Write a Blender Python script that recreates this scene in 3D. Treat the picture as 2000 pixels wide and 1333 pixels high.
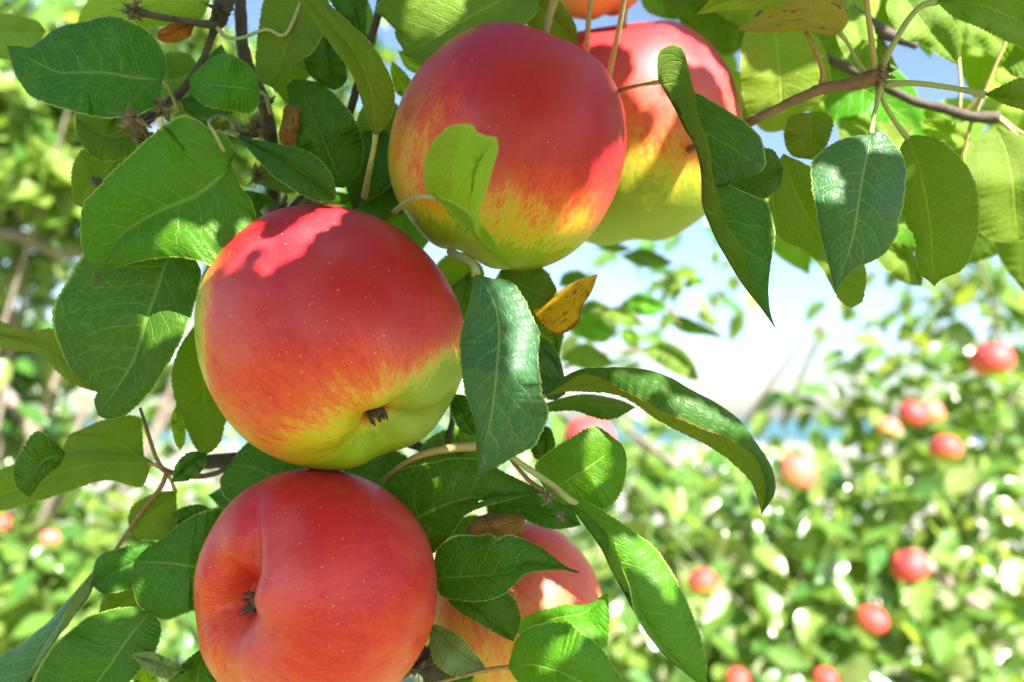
import bpy, math, random
import numpy as np
from mathutils import Vector, Matrix
from mathutils.bvhtree import BVHTree

random.seed(7)
rng = np.random.default_rng(7)
R = math.radians
sc = bpy.context.scene
for o in list(bpy.data.objects):
    bpy.data.objects.remove(o)
COL = sc.collection

# ------------------------------------------------------------------ camera
FPX = 30 / 36 * 2000            # focal length in photograph pixels
D0 = 0.2717                     # metres from lens to the fruit cluster
CAMZ = 1.62
PITCH = R(5.26)
cam = bpy.data.cameras.new('camera')
cam.lens = 30; cam.sensor_width = 36
cam.clip_start = 0.01; cam.clip_end = 6000
cam.dof.use_dof = True
cam.dof.focus_distance = D0 - 0.020
cam.dof.aperture_fstop = 8.4
camo = bpy.data.objects.new('camera', cam)
COL.objects.link(camo)
camo.location = (0, 0, CAMZ)
camo.rotation_euler = (R(90) + PITCH, 0, 0)
sc.camera = camo

# ------------------------------------------------------------------ light
SUN = Vector((0.42, -0.63, 0.65)).normalized()
w = bpy.data.worlds.new('World'); sc.world = w; w.use_nodes = True
nt = w.node_tree; nt.nodes.clear()
sky = nt.nodes.new('ShaderNodeTexSky'); sky.sky_type = 'NISHITA'
sky.sun_disc = False
sky.sun_elevation = math.asin(SUN.z); sky.sun_rotation = math.atan2(SUN.x, SUN.y)
sky.air_density = 1.0; sky.dust_density = 1.3; sky.ozone_density = 2.0
bgn = nt.nodes.new('ShaderNodeBackground'); bgn.inputs['Strength'].default_value = 0.056
out = nt.nodes.new('ShaderNodeOutputWorld')
nt.links.new(sky.outputs[0], bgn.inputs['Color']); nt.links.new(bgn.outputs[0], out.inputs['Surface'])
sl = bpy.data.lights.new('sun', 'SUN'); sl.energy = 5.0; sl.angle = R(0.5); sl.color = (1, .95, .86)
so = bpy.data.objects.new('sun', sl); COL.objects.link(so)
so.rotation_euler = SUN.to_track_quat('Z', 'Y').to_euler()
sc.view_settings.view_transform = 'Standard'; sc.view_settings.look = 'None'
sc.view_settings.gamma = 1.0; sc.view_settings.use_curve_mapping = False
sc.view_settings.exposure = 2.45
sc.cycles.use_denoising = True
sc.cycles.max_bounces = 8; sc.cycles.transmission_bounces = 6
sc.cycles.sample_clamp_indirect = 6.0
sc.cycles.caustics_reflective = False; sc.cycles.caustics_refractive = False

# ------------------------------------------------------------------ camera maths
cF = np.array([0, math.cos(PITCH), math.sin(PITCH)])
cU = np.array([0, -math.sin(PITCH), math.cos(PITCH)])
cR = np.array([1.0, 0, 0])
cO = np.array([0, 0, CAMZ])

def PD(x, y, d):
    """point seen at photograph pixel x, y at depth d (metres)"""
    x = np.asarray(x, float); y = np.asarray(y, float); d = np.asarray(d, float)
    return (cO + ((x - 1000) / FPX * d)[..., None] * cR + ((666.5 - y) / FPX * d)[..., None] * cU
            + d[..., None] * cF)

def P(x, y, z=0.0):
    """z in millimetres towards the lens from the fruit plane"""
    return PD(x, y, D0 - np.asarray(z, float) / 1000)

def proj(p):
    q = np.asarray(p) - cO
    d = q @ cF
    return 1000 + FPX * (q @ cR) / d, 666.5 - FPX * (q @ cU) / d, d

# ------------------------------------------------------------------ object helpers
def tag(o, label=None, cat=None, group=None, kind=None):
    if label: o['label'] = label
    if cat: o['category'] = cat
    if group: o['group'] = group
    if kind: o['kind'] = kind
    return o

def thing(name, loc, label, cat, group=None):
    o = bpy.data.objects.new(name, None); COL.objects.link(o)
    o.location = [float(v) for v in loc]; o.empty_display_size = 0.02
    return tag(o, label, cat, group)

def link(name, me, mat=None, parent=None):
    o = bpy.data.objects.new(name, me); COL.objects.link(o)
    if mat is not None and not me.materials: me.materials.append(mat)
    if parent is not None:
        o.parent = parent
        o.matrix_parent_inverse = parent_world(parent).inverted()
    return o

def parent_world(p):
    m = Matrix.LocRotScale(p.location, p.rotation_euler if p.rotation_mode != 'QUATERNION' else p.rotation_quaternion, p.scale)
    if p.parent is not None:
        return parent_world(p.parent) @ p.matrix_parent_inverse @ m
    return m

def mesh(name, v, f, uv=None, smooth=True):
    me = bpy.data.meshes.new(name)
    v = np.asarray(v, float)
    me.from_pydata(v.tolist(), [], [tuple(int(i) for i in q) for q in f])
    if uv is not None:
        l = me.uv_layers.new(name='UVMap')
        idx = np.empty(len(me.loops), np.int32); me.loops.foreach_get('vertex_index', idx)
        l.data.foreach_set('uv', np.asarray(uv, np.float32)[idx].ravel())
    if smooth: me.polygons.foreach_set('use_smooth', [True] * len(me.polygons))
    me.update()
    return me

def spline(pts, n=200):
    p = np.asarray(pts, float)
    if len(p) == 2: return p[0] + (p[1] - p[0]) * np.linspace(0, 1, n)[:, None]
    q = np.vstack([2 * p[0] - p[1], p, 2 * p[-1] - p[-2]])
    seg = len(p) - 1
    dl = np.linalg.norm(np.diff(p, axis=0), axis=1) ** .5 + 1e-9
    u = np.linspace(0, seg, n); i = np.minimum(u.astype(int), seg - 1); f = (u - i)[:, None]
    a, b, c, d = q[i], q[i + 1], q[i + 2], q[i + 3]
    return .5 * (2 * b + (c - a) * f + (2 * a - 5 * b + 4 * c - d) * f ** 2 + (3 * b - a - 3 * c + d) * f ** 3)

def arc(p):
    s = np.concatenate([[0], np.cumsum(np.linalg.norm(np.diff(p, axis=0), axis=1))])
    return s / s[-1] if s[-1] > 0 else s

def resample(p, n, t=None):
    if t is None: t = arc(p)
    u = np.linspace(0, 1, n)
    return np.stack([np.interp(u, t, p[:, k]) for k in range(p.shape[1])], 1)

def tube_geo(path, rad, sides=8, knob=0.0, cap=True):
    path = np.asarray(path, float); n = len(path)
    rad = np.interp(np.linspace(0, 1, n), np.linspace(0, 1, len(rad)), rad)
    tan = np.gradient(path, axis=0); tan /= np.linalg.norm(tan, axis=1)[:, None] + 1e-12
    up = np.array([.31, .22, .92]); v = []; nv = np.cross(tan[0], up); nv /= np.linalg.norm(nv)
    for i in range(n):
        nv = nv - tan[i] * (nv @ tan[i]); nv /= np.linalg.norm(nv) + 1e-12
        b = np.cross(tan[i], nv)
        for k in range(sides):
            a = 2 * math.pi * k / sides
            r = rad[i] * (1 + knob * (rng.random() - .5))
            v.append(path[i] + r * (math.cos(a) * nv + math.sin(a) * b))
    f = [(i * sides + k, i * sides + (k + 1) % sides, (i + 1) * sides + (k + 1) % sides, (i + 1) * sides + k)
         for i in range(n - 1) for k in range(sides)]
    if cap:
        v += [path[0], path[-1]]; m = n * sides
        f += [(m, (k + 1) % sides, k) for k in range(sides)]
        f += [(m + 1, (n - 1) * sides + k, (n - 1) * sides + (k + 1) % sides) for k in range(sides)]
    uv = np.array([(i / (n - 1), k / sides) for i in range(n) for k in range(sides)] + ([(0, 0), (1, 0)] if cap else []))
    return np.array(v), f, uv

def join(geos):
    V, F, U, o = [], [], [], 0
    for v, f, u in geos:
        V.append(v); U.append(u); F += [tuple(i + o for i in q) for q in f]; o += len(v)
    return np.vstack(V), F, np.vstack(U)

# ------------------------------------------------------------------ materials
class NT:
    def __init__(self, name):
        self.m = bpy.data.materials.new(name); self.m.use_nodes = True
        self.t = self.m.node_tree; self.t.nodes.clear()
        self.out = self.t.nodes.new('ShaderNodeOutputMaterial')
    def n(self, ty, **kw):
        nd = self.t.nodes.new('ShaderNode' + ty)
        for k, v in kw.items():
            if hasattr(nd, k): setattr(nd, k, v)
        return nd
    def set(self, nd, key, v):
        s = nd.inputs[key]
        if isinstance(v, bpy.types.NodeSocket): self.t.links.new(v, s)
        elif isinstance(v, bpy.types.Node): self.t.links.new(v.outputs[0], s)
        else:
            if hasattr(s.default_value, '__len__') and len(s.default_value) == 4 and len(v) == 3: v = (*v, 1)
            s.default_value = v
    def math(self, op, a, b=None, c=None, clamp=False):
        nd = self.n('Math', operation=op, use_clamp=clamp)
        self.set(nd, 0, a)
        if b is not None: self.set(nd, 1, b)
        if c is not None: self.set(nd, 2, c)
        return nd.outputs[0]
    def sm(self, x, lo, hi, a=0.0, b=1.0):
        nd = self.n('MapRange', interpolation_type='SMOOTHSTEP')
        for k, v in zip(range(5), (x, lo, hi, a, b)): self.set(nd, k, v)
        return nd.outputs[0]
    def mix(self, f, a, b, blend='MIX'):
        nd = self.n('Mix', data_type='RGBA', blend_type=blend)
        self.set(nd, 0, f); self.set(nd, 6, a); self.set(nd, 7, b)
        return nd.outputs[2]
    def noise(self, vec, scale, detail=3, rough=.55, dist=0.0):
        nd = self.n('TexNoise'); nd.inputs['Scale'].default_value = scale; nd.inputs['Detail'].default_value = detail
        nd.inputs['Roughness'].default_value = rough; nd.inputs['Distortion'].default_value = dist
        if vec is not None: self.set(nd, 'Vector', vec)
        return nd
    def comb(self, x, y, z):
        nd = self.n('CombineXYZ')
        for k, v in enumerate((x, y, z)): self.set(nd, k, v)
        return nd.outputs[0]
    def principled(self, **kw):
        p = self.n('BsdfPrincipled')
        for k, v in kw.items(): self.set(p, k.replace('_', ' '), v)
        return p
    def done(self, sh):
        self.t.links.new(sh if isinstance(sh, bpy.types.NodeSocket) else sh.outputs[0], self.out.inputs['Surface'])
        return self.m

def leaf_mat(name, top, under, trans, tf=.38, vein=(.30, .36, .12), rough=.42, edge=(.30, .38, .09), spots=0.0,
             spotcol=(.16, .07, .02), tipbrown=0.0, veinamt=.55):
    m = NT(name)
    tc = m.n('TexCoord'); sep = m.n('SeparateXYZ'); m.set(sep, 0, tc.outputs['UV'])
    t, v = sep.outputs[0], sep.outputs[1]
    s2 = m.math('MULTIPLY_ADD', v, 2.0, -1.0); sa = m.math('ABSOLUTE', s2)
    side = m.math('GREATER_THAN', s2, 0.0)
    oi = m.n('ObjectInfo'); rnd = oi.outputs['Random']
    rv = m.comb(m.math('MULTIPLY_ADD', rnd, 31.0, t), s2, m.math('MULTIPLY', rnd, 17.0))
    dn = m.noise(rv, 2.6, 1); ds = m.math('MULTIPLY_ADD', dn.outputs[0], .6, -.3)
    wv = m.math('MULTIPLY_ADD', t, 8.6, m.math('MULTIPLY', side, .42))
    wv = m.math('SUBTRACT', wv, m.math('MULTIPLY', sa, 2.0)); wv = m.math('ADD', wv, ds)
    fr = m.math('ABSOLUTE', m.math('SUBTRACT', m.math('FRACT', wv), .5))
    wid = m.math('MULTIPLY_ADD', sa, -.055, .085)
    sec = m.math('SUBTRACT', 1.0, m.sm(fr, 0.0, wid))
    sec = m.math('MULTIPLY', sec, m.sm(sa, .97, .70))
    mid = m.math('SUBTRACT', 1.0, m.sm(sa, .012, m.math('MULTIPLY_ADD', t, -.035, .065)))
    vo = m.n('TexVoronoi', feature='DISTANCE_TO_EDGE'); vo.inputs['Scale'].default_value = 1
    m.set(vo, 'Vector', m.comb(m.math('MULTIPLY', wv, 2.3), m.math('MULTIPLY', s2, 9.0), rnd))
    ter = m.math('SUBTRACT', 1.0, m.sm(vo.outputs['Distance'], 0.0, .10))
    veins = m.math('MAXIMUM', mid, m.math('MAXIMUM', m.math('MULTIPLY', sec, .72), m.math('MULTIPLY', ter, .34)))
    big = m.noise(rv, 2.2, 4); fine = m.noise(tc.outputs['Object'], 900, 3)
    val = m.math('MULTIPLY_ADD', big.outputs[0], .7, .65)
    hs = m.n('HueSaturation'); m.set(hs, 'Color', top)
    m.set(hs, 'Hue', m.math('MULTIPLY_ADD', rnd, .035, .483)); m.set(hs, 'Value', val)
    ct = m.mix(m.math('MULTIPLY', veins, veinamt), hs.outputs[0], vein)
    hu = m.n('HueSaturation'); m.set(hu, 'Color', under); m.set(hu, 'Value', val)
    cu = m.mix(m.math('MULTIPLY', veins, veinamt * .9), hu.outputs[0], tuple(min(1, c * 1.25) for c in vein))
    geo = m.n('NewGeometry')
    col = m.mix(geo.outputs['Backfacing'], ct, cu)
    grain = m.math('MULTIPLY_ADD', fine.outputs[0], .5, .75)
    col = m.mix(1.0, col, m.comb(grain, grain, grain), 'MULTIPLY')
    em = m.sm(sa, .955, .985)
    col = m.mix(m.math('MULTIPLY', em, .8), col, edge)  # paints a lit translucent rim on green leaves, a brown edge on withering ones
    trc = m.mix(m.math('MULTIPLY', veins, .5), m.mix(big.outputs[0], trans, tuple(c * .72 for c in trans)), (.30, .42, .03))
    if spots > 0:
        sp = m.noise(rv, 5.5, 5, .65); sm = m.sm(sp.outputs[0], .72 - spots, .78 - spots)
        col = m.mix(sm, col, spotcol); trc = m.mix(sm, trc, tuple(c * .9 for c in spotcol))
    if tipbrown > 0:
        e2 = m.math('ADD', sa, m.math('MULTIPLY', big.outputs[0], .5)); sm2 = m.sm(e2, 1.35 - tipbrown, 1.45 - tipbrown)
        col = m.mix(sm2, col, spotcol); trc = m.mix(sm2, trc, spotcol)
    bh = m.math('MULTIPLY_ADD', veins, -.55, m.math('MULTIPLY', fine.outputs[0], .25))
    fl = m.math('MULTIPLY_ADD', geo.outputs['Backfacing'], -2.0, 1.0)
    bump = m.n('Bump'); bump.inputs['Distance'].default_value = .0005; bump.inputs['Strength'].default_value = .8
    m.set(bump, 'Height', m.math('MULTIPLY', bh, fl))
    rg = m.math('MULTIPLY_ADD', geo.outputs['Backfacing'], .22, rough)
    p = m.principled(Base_Color=col, Roughness=rg, Normal=bump.outputs[0])
    p.inputs['Specular IOR Level'].default_value = .22
    tr = m.n('BsdfTranslucent'); m.set(tr, 'Color', trc)
    mx = m.n('MixShader'); mx.inputs[0].default_value = tf
    m.t.links.new(p.outputs[0], mx.inputs[1]); m.t.links.new(tr.outputs[0], mx.inputs[2])
    return m.done(mx)

LM = {
 'dark':  leaf_mat('leaf_dark', (.028, .098, .003), (.095, .16, .016), (.10, .30, .004), .28, vein=(.16, .26, .07), spots=.035, spotcol=(.07, .05, .012)),
 'mid':   leaf_mat('leaf_green', (.046, .150, .003), (.115, .19, .018), (.17, .42, .004), .34, vein=(.20, .32, .07), spots=.02, spotcol=(.09, .06, .012)),
 'bright':leaf_mat('leaf_bright', (.055, .20, .006), (.14, .23, .025), (.26, .52, .006), .40, vein=(.26, .40, .07)),
 'grey':  leaf_mat('leaf_bluegreen', (.034, .105, .040), (.15, .20, .085), (.14, .34, .02), .26, rough=.38, vein=(.24, .34, .14)),
 'olive': leaf_mat('leaf_olive', (.04, .12, .008), (.105, .16, .012), (.20, .36, .004), .42, vein=(.20, .27, .03), spots=.03, spotcol=(.10, .06, .01)),
 'lime':  leaf_mat('leaf_lime', (.07, .20, .006), (.18, .27, .02), (.36, .60, .006), .50, vein=(.34, .42, .10), veinamt=.8),
 'pale':  leaf_mat('leaf_pale', (.07, .19, .008), (.21, .31, .065), (.42, .62, .008), .38, vein=(.32, .42, .14), veinamt=.8),
 'yellow':leaf_mat('leaf_yellow', (.48, .27, .015), (.46, .27, .02), (.80, .45, .01), .5, vein=(.42, .25, .03), edge=(.12, .05, .012), spots=.17, spotcol=(.22, .09, .015), tipbrown=.20, veinamt=.9),
 'olivebrown': leaf_mat('leaf_turning', (.17, .18, .012), (.26, .22, .018), (.45, .38, .01), .42, edge=(.20, .09, .015), spots=.13, spotcol=(.20, .085, .01)),
 'brown': leaf_mat('leaf_dry', (.20, .10, .02), (.24, .125, .03), (.25, .12, .02), .12, vein=(.30, .17, .05), edge=(.40, .30, .14), rough=.7, spots=.16, spotcol=(.07, .03, .01)),
 'orange':leaf_mat('leaf_orange', (.36, .09, .006), (.36, .10, .01), (.5, .15, .01), .35, vein=(.4, .15, .03), edge=(.20, .05, .01), spots=.1),
 'rust':  leaf_mat('leaf_rusted', (.026, .095, .012), (.13, .165, .02), (.20, .34, .006), .34, edge=(.24, .10, .02), spots=.06, tipbrown=.02, vein=(.16, .24, .06)),
}

def bark_mat(name, c1, c2, scale=260, rough=.8, bump=.0006):
    m = NT(name); tc = m.n('TexCoord')
    n1 = m.noise(tc.outputs['Object'], scale, 5, .65); n2 = m.noise(tc.outputs['Object'], scale * .2, 3)
    f = m.math('MULTIPLY', n1.outputs[0], m.math('MULTIPLY_ADD', n2.outputs[0], 1.2, .3), clamp=True)
    b = m.n('Bump'); b.inputs['Distance'].default_value = bump; b.inputs['Strength'].default_value = .8
    m.set(b, 'Height', n1.outputs[0])
    return m.done(m.principled(Base_Color=m.mix(f, c1, c2), Roughness=rough, Normal=b.outputs[0]))

BARK = bark_mat('bark_dark', (.014, .010, .008), (.11, .08, .06))
TWIG = bark_mat('bark_twig', (.10, .040, .022), (.24, .12, .065), 320, .6, .0008)
PALEBARK = bark_mat('bark_pale', (.12, .09, .075), (.34, .27, .23), 60, .8)
STALK = bark_mat('stalk_green', (.20, .22, .07), (.34, .34, .14), 700, .6, .0002)
STALKTAN = bark_mat('stalk_tan', (.24, .17, .06), (.38, .30, .13), 700, .6, .0002)
STALKRED = bark_mat('stalk_red', (.22, .10, .035), (.34, .22, .08), 700, .55, .0002)
HUSK = bark_mat('dry_husk', (.02, .014, .010), (.30, .23, .14), 520, .9, .0008)
SEPAL = bark_mat('sepal', (.020, .014, .009), (.16, .11, .06), 14, .9, .0003)

def apple_mat(name, blush, bias, gain=1.5, streak=1.0, crimson=.5, far=False, eye=.35, pale=0.0, greens=()):
    """skin colour in the fruit's own axes: +Z stalk, -Z eye"""
    m = NT(name); tc = m.n('TexCoord'); ob = tc.outputs['Object']
    sep = m.n('SeparateXYZ'); m.set(sep, 0, ob)
    x, y, z = sep.outputs
    r = m.math('SQRT', m.math('ADD', m.math('MULTIPLY', x, x), m.math('ADD', m.math('MULTIPLY', y, y), .02)))
    cx, cy = m.math('DIVIDE', x, r), m.math('DIVIDE', y, r)
    lat = m.math('ARCTAN2', z, r)
    d = m.n('VectorMath', operation='DOT_PRODUCT'); m.set(d, 0, ob); d.inputs[1].default_value = Vector(blush).normalized()
    s1 = m.noise(m.comb(m.math('MULTIPLY', cx, 3.2), m.math('MULTIPLY', cy, 3.2), m.math('MULTIPLY', lat, 1.3)), 3.0, 6, .70, .25)
    s2 = m.noise(m.comb(m.math('MULTIPLY', cx, 9.0), m.math('MULTIPLY', cy, 9.0), m.math('MULTIPLY', lat, 2.6)), 3.0, 5, .68, .3)
    bl = m.noise(ob, 2.0, 4, .6); gr = m.noise(ob, 24.0, 6, .75)
    s3 = m.noise(m.comb(m.math('MULTIPLY', cx, 26.0), m.math('MULTIPLY', cy, 26.0), m.math('MULTIPLY', lat, 8.0)), 3.0, 4, .7, .4)
    k = m.math('MULTIPLY_ADD', d.outputs['Value'], gain * .5, bias)
    k = m.math('SUBTRACT', k, m.sm(z, -.60, -.95, 0.0, eye))
    for gd, lo, hi, amt in greens:
        dd = m.n('VectorMath', operation='DOT_PRODUCT'); m.set(dd, 0, ob); dd.inputs[1].default_value = Vector(gd).normalized()
        k = m.math('SUBTRACT', k, m.sm(dd.outputs['Value'], lo, hi, 0.0, amt))
    k = m.math('ADD', k, m.math('MULTIPLY_ADD', s1.outputs[0], .75 * streak, -.375 * streak))
    k = m.math('ADD', k, m.math('MULTIPLY_ADD', s2.outputs[0], .55 * streak, -.275 * streak))
    k = m.math('ADD', k, m.math('MULTIPLY_ADD', bl.outputs[0], .5, -.25))
    k = m.math('ADD', k, m.math('MULTIPLY_ADD', s3.outputs[0], .7 * streak, -.35 * streak))
    k = m.math('ADD', k, m.math('MULTIPLY_ADD', gr.outputs[0], .55, -.275), clamp=True)
    cr = m.n('ValToRGB'); e = cr.color_ramp.elements
    e[0].position = 0; e[0].color = (.21, .31, .010, 1)
    e[1].position = 1; e[1].color = (.43 - .12 * crimson, .011, .015 + .012 * crimson, 1)
    for pos, c in ((.16, (.42, .41, .018)), (.32, (.58, .28, .020)), (.50, (.59, .105, .019)), (.74, (.55, .034, .018))):
        q = e.new(pos); q.color = (*c, 1)
    m.set(cr, 0, k); col = cr.outputs[0]
    sv = m.math('ADD', m.math('MULTIPLY', s2.outputs[0], .5), m.math('ADD', m.math('MULTIPLY', s1.outputs[0], .35), m.math('MULTIPLY', gr.outputs[0], .45)))
    sv = m.math('ADD', sv, m.math('MULTIPLY_ADD', s3.outputs[0], .5, -.25)); sv = m.math('MULTIPLY_ADD', sv, 2.3, -.45, True)
    col = m.mix(m.sm(k, .22, .6, .12, 1.0), col, m.comb(m.math('MULTIPLY_ADD', sv, .65, .35), m.math('MULTIPLY', sv, sv), m.math('MULTIPLY_ADD', sv, .8, .2)), 'MULTIPLY')
    vo = m.n('TexVoronoi', feature='F1'); vo.inputs['Scale'].default_value = 15.0; m.set(vo, 'Vector', ob)
    sepc = m.n('SeparateColor'); m.set(sepc, 0, vo.outputs['Color'])
    dot = m.math('SUBTRACT', 1.0, m.sm(vo.outputs['Distance'], .04, m.math('MULTIPLY_ADD', sepc.outputs[1], .09, .09)))
    dot = m.math('MULTIPLY', dot, m.math('GREATER_THAN', sepc.outputs[0], .45))
    vo2 = m.n('TexVoronoi', feature='F1'); vo2.inputs['Scale'].default_value = 34; m.set(vo2, 'Vector', ob)
    sp2 = m.n('SeparateColor'); m.set(sp2, 0, vo2.outputs['Color'])
    d2 = m.math('MULTIPLY', m.math('SUBTRACT', 1.0, m.sm(vo2.outputs['Distance'], .05, .22)), m.math('MULTIPLY', m.math('GREATER_THAN', sp2.outputs[0], .74), m.sm(z, .5, -.6, .12, .5)))
    col = m.mix(d2, col, (.60, .36, .20))
    col = m.mix(m.math('MULTIPLY', dot, m.math('MULTIPLY_ADD', sepc.outputs[2], .5, .15)), col, (.62, .40, .24))
    bloom = m.noise(ob, 1.3, 3, .5)
    col = m.mix(m.math('MULTIPLY', m.sm(bloom.outputs[0], .45, .75), .10), col, (.60, .42, .46))
    if pale: col = m.mix(pale, col, (.66, .28, .26))
    b = m.n('Bump'); b.inputs['Distance'].default_value = .02; b.inputs['Strength'].default_value = .10
    m.set(b, 'Height', m.math('MULTIPLY_ADD', dot, .25, gr.outputs[0]))
    p = m.principled(Base_Color=col, Roughness=m.math('MULTIPLY_ADD', gr.outputs[0], .12, .48 if far else .34), Normal=b.outputs[0])
    p.inputs['Specular IOR Level'].default_value = .30
    p.inputs['Coat Weight'].default_value = .06; p.inputs['Coat Roughness'].default_value = .28
    if not far:
        p.inputs['Subsurface Weight'].default_value = .0
        p.inputs['Subsurface Radius'].default_value = (1.0, .35, .12)
        p.inputs['Subsurface Scale'].default_value = .004
    return m.done(p)

# ------------------------------------------------------------------ setting: ground, lake
def sheet(name, x0, x1, y0, y1, z, mat, nx=40, ny=40, amp=0.0):
    xs = np.linspace(x0, x1, nx); ys = np.linspace(y0, y1, ny)
    X, Y = np.meshgrid(xs, ys); Z = np.full_like(X, z) + amp * (rng.random(X.shape) - .5)
    v = np.stack([X, Y, Z], -1).reshape(-1, 3)
    f = [(j * nx + i, j * nx + i + 1, (j + 1) * nx + i + 1, (j + 1) * nx + i) for j in range(ny - 1) for i in range(nx - 1)]
    o = link(name, mesh(name, v, f), mat); o['kind'] = 'structure'
    return o

def ground_mat(name, a, b, scale):
    m = NT(name); tc = m.n('TexCoord')
    n1 = m.noise(tc.outputs['Object'], scale, 6, .65); n2 = m.noise(tc.outputs['Object'], scale * .11, 3)
    f = m.math('MULTIPLY_ADD', n1.outputs[0], .7, m.math('MULTIPLY_ADD', n2.outputs[0], .8, -.25), clamp=True)
    bp = m.n('Bump'); bp.inputs['Distance'].default_value = .05; m.set(bp, 'Height', n1.outputs[0])
    return m.done(m.principled(Base_Color=m.mix(f, a, b), Roughness=.9, Normal=bp.outputs[0]))

sheet('ground', -400, 400, -400, 60, 0.0, ground_mat('dry_field', (.20, .19, .16), (.30, .29, .26), 3.0), 60, 60)
sheet('grass', -14, 14, -14, 11, 0.006, ground_mat('mown_grass', (.12, .17, .05), (.28, .29, .13), 9.0), 60, 60, .008)
wm = NT('lake_water'); wtc = wm.n('TexCoord'); wn = wm.noise(wtc.outputs['Object'], .15, 4)
wb = wm.n('Bump'); wb.inputs['Distance'].default_value = .4; wb.inputs['Strength'].default_value = .3; wm.set(wb, 'Height', wn.outputs[0])
sheet('lake', -5000, 5000, 60, 5500, -0.05, wm.done(wm.principled(Base_Color=(.015, .09, .10), Roughness=.35, Normal=wb.outputs[0])), 4, 4)

# ------------------------------------------------------------------ apples
PROF = [(0, .60), (.05, .62), (.12, .69), (.21, .785), (.34, .875), (.48, .865), (.64, .765), (.80, .60), (.92, .39), (.985, .15), (1.0, -.06), (.975, -.28),
        (.91, -.48), (.80, -.655), (.66, -.79), (.50, -.875), (.37, -.90), (.26, -.865), (.16, -.79), (.09, -.715), (.04, -.66), (0, -.645)]
def apple_mesh(name, nseg=128, nprof=110, lobes=.03, seed=0, basin=1.0, wob=.02):
    pr = [(a, (b if i < 17 else -.90 + (b + .90) * basin)) for i, (a, b) in enumerate(PROF)]
    pr = resample(spline(pr, 600), nprof)
    pr[0, 0] = pr[-1, 0] = 0; pr[:, 0] = np.maximum(pr[:, 0], 0)
    g = np.random.default_rng(seed); ph = g.random(6) * 6.28
    v = [(0, 0, pr[0, 1])]; f = []
    a = np.arange(nseg) / nseg * 2 * math.pi
    for r, z in pr[1:-1]:
        low = np.clip((-z - .1) / .8, 0, 1) ** 1.5; hi = np.clip((z - .3) / .6, 0, 1)
        k = 1 + lobes * low * np.cos(5 * a + ph[0]) + wob * np.cos(2 * a + ph[1]) + wob * .6 * np.cos(3 * a + ph[2] + z) + .012 * hi * np.cos(5 * a + ph[3])
        zz = z + .03 * low * np.cos(5 * a + ph[0]) * min(1, r * 2) + .035 * r * np.cos(a + ph[4])
        v += list(zip(r * k * np.cos(a), r * k * np.sin(a), zz))
    v.append((0, 0, pr[-1, 1])); n = nprof - 2
    f += [(0, 1 + k, 1 + (k + 1) % nseg) for k in range(nseg)]
    f += [(1 + i * nseg + k, 1 + (i + 1) * nseg + k, 1 + (i + 1) * nseg + (k + 1) % nseg, 1 + i * nseg + (k + 1) % nseg) for i in range(n - 1) for k in range(nseg)]
    L = len(v) - 1; o = 1 + (n - 1) * nseg
    f += [(L, o + (k + 1) % nseg, o + k) for k in range(nseg)]
    return mesh(name, v, f)

def calyx_geo(seed=0, zc=-.72, ln=1.0):
    """five shrivelled sepals round the eye, unit fruit scale"""
    g = np.random.default_rng(seed); geos = []
    for k in range(9):
        a = k / 9 * 6.283 + g.random() * .4; L = (.10 + .06 * g.random()) * ln
        dr = np.array([math.cos(a), math.sin(a), 0]); up = np.array([0, 0, -1.0])
        pts = [dr * .015 + up * .0, dr * .05 + up * .05, dr * (.05 + L * .35) + up * .10, dr * (.03 + L * (.5 + .5 * g.random())) + up * (.07 + .08 * g.random())]
        geos.append(tube_geo(spline([p + [0, 0, zc + .035] for p in pts], 7), [.014, .019, .012, .003], 5, .7))
    pts = [(0, 0, zc + .03), (0.005, 0.004, zc - .02), (0, 0, zc - .045)]
    geos.append(tube_geo(spline(pts, 5), [.055, .05, .02], 8, .5))
    return join(geos)

def cam_axes(ax):
    """direction given as (right, up, towards lens) -> world"""
    return Vector((cR * ax[0] + cU * ax[1] - cF * ax[2]).tolist()).normalized()

FG = []        # objects used for the shade search
def apple(x, y, rpx, z, eye, mat, label, seed, basin=1.0, lobes=.03, spin=0.0, sq=(1, 1, 1), stalk=True, group='apples ripening on the near branch'):
    d = D0 - z / 1000; Rr = rpx / FPX * d * .985
    me = apple_mesh('apple', lobes=lobes, seed=seed, basin=basin)
    o = link('apple', me, mat)
    ez = -cam_axes(eye)
    q = ez.to_track_quat('Z', 'Y').to_matrix().to_4x4() @ Matrix.Rotation(spin, 4, 'Z')
    o.location = [float(k) for k in PD(x, y, d)]; o.rotation_euler = q.to_euler(); o.scale = (Rr * sq[0], Rr * sq[1], Rr * sq[2])
    tag(o, label, 'apple', group)
    zc = -.90 + (-.72 + .90) * basin
    v, f, u = calyx_geo(seed, zc, .2 if seed == 3 else .55)
    c = link('calyx', mesh('calyx', v, f, u), SEPAL); c.parent = o
    if stalk:
        v, f, u = tube_geo(spline([(0, 0, .58), (.01, .02, .8), (.05, .06, 1.05), (.12, .06, 1.3)], 14), [.035, .028, .030, .045], 8, .1)
        s = link('stalk', mesh('stalk', v, f, u), STALKTAN); s.parent = o
    FG.append(o)
    return o

def local_dir(eye, spin, want):
    """blush direction wanted in (right, up, towards lens) -> fruit axes"""
    q = (-cam_axes(eye)).to_track_quat('Z', 'Y').to_matrix() @ Matrix.Rotation(spin, 3, 'Z')
    return q.inverted() @ cam_axes(want)

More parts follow.
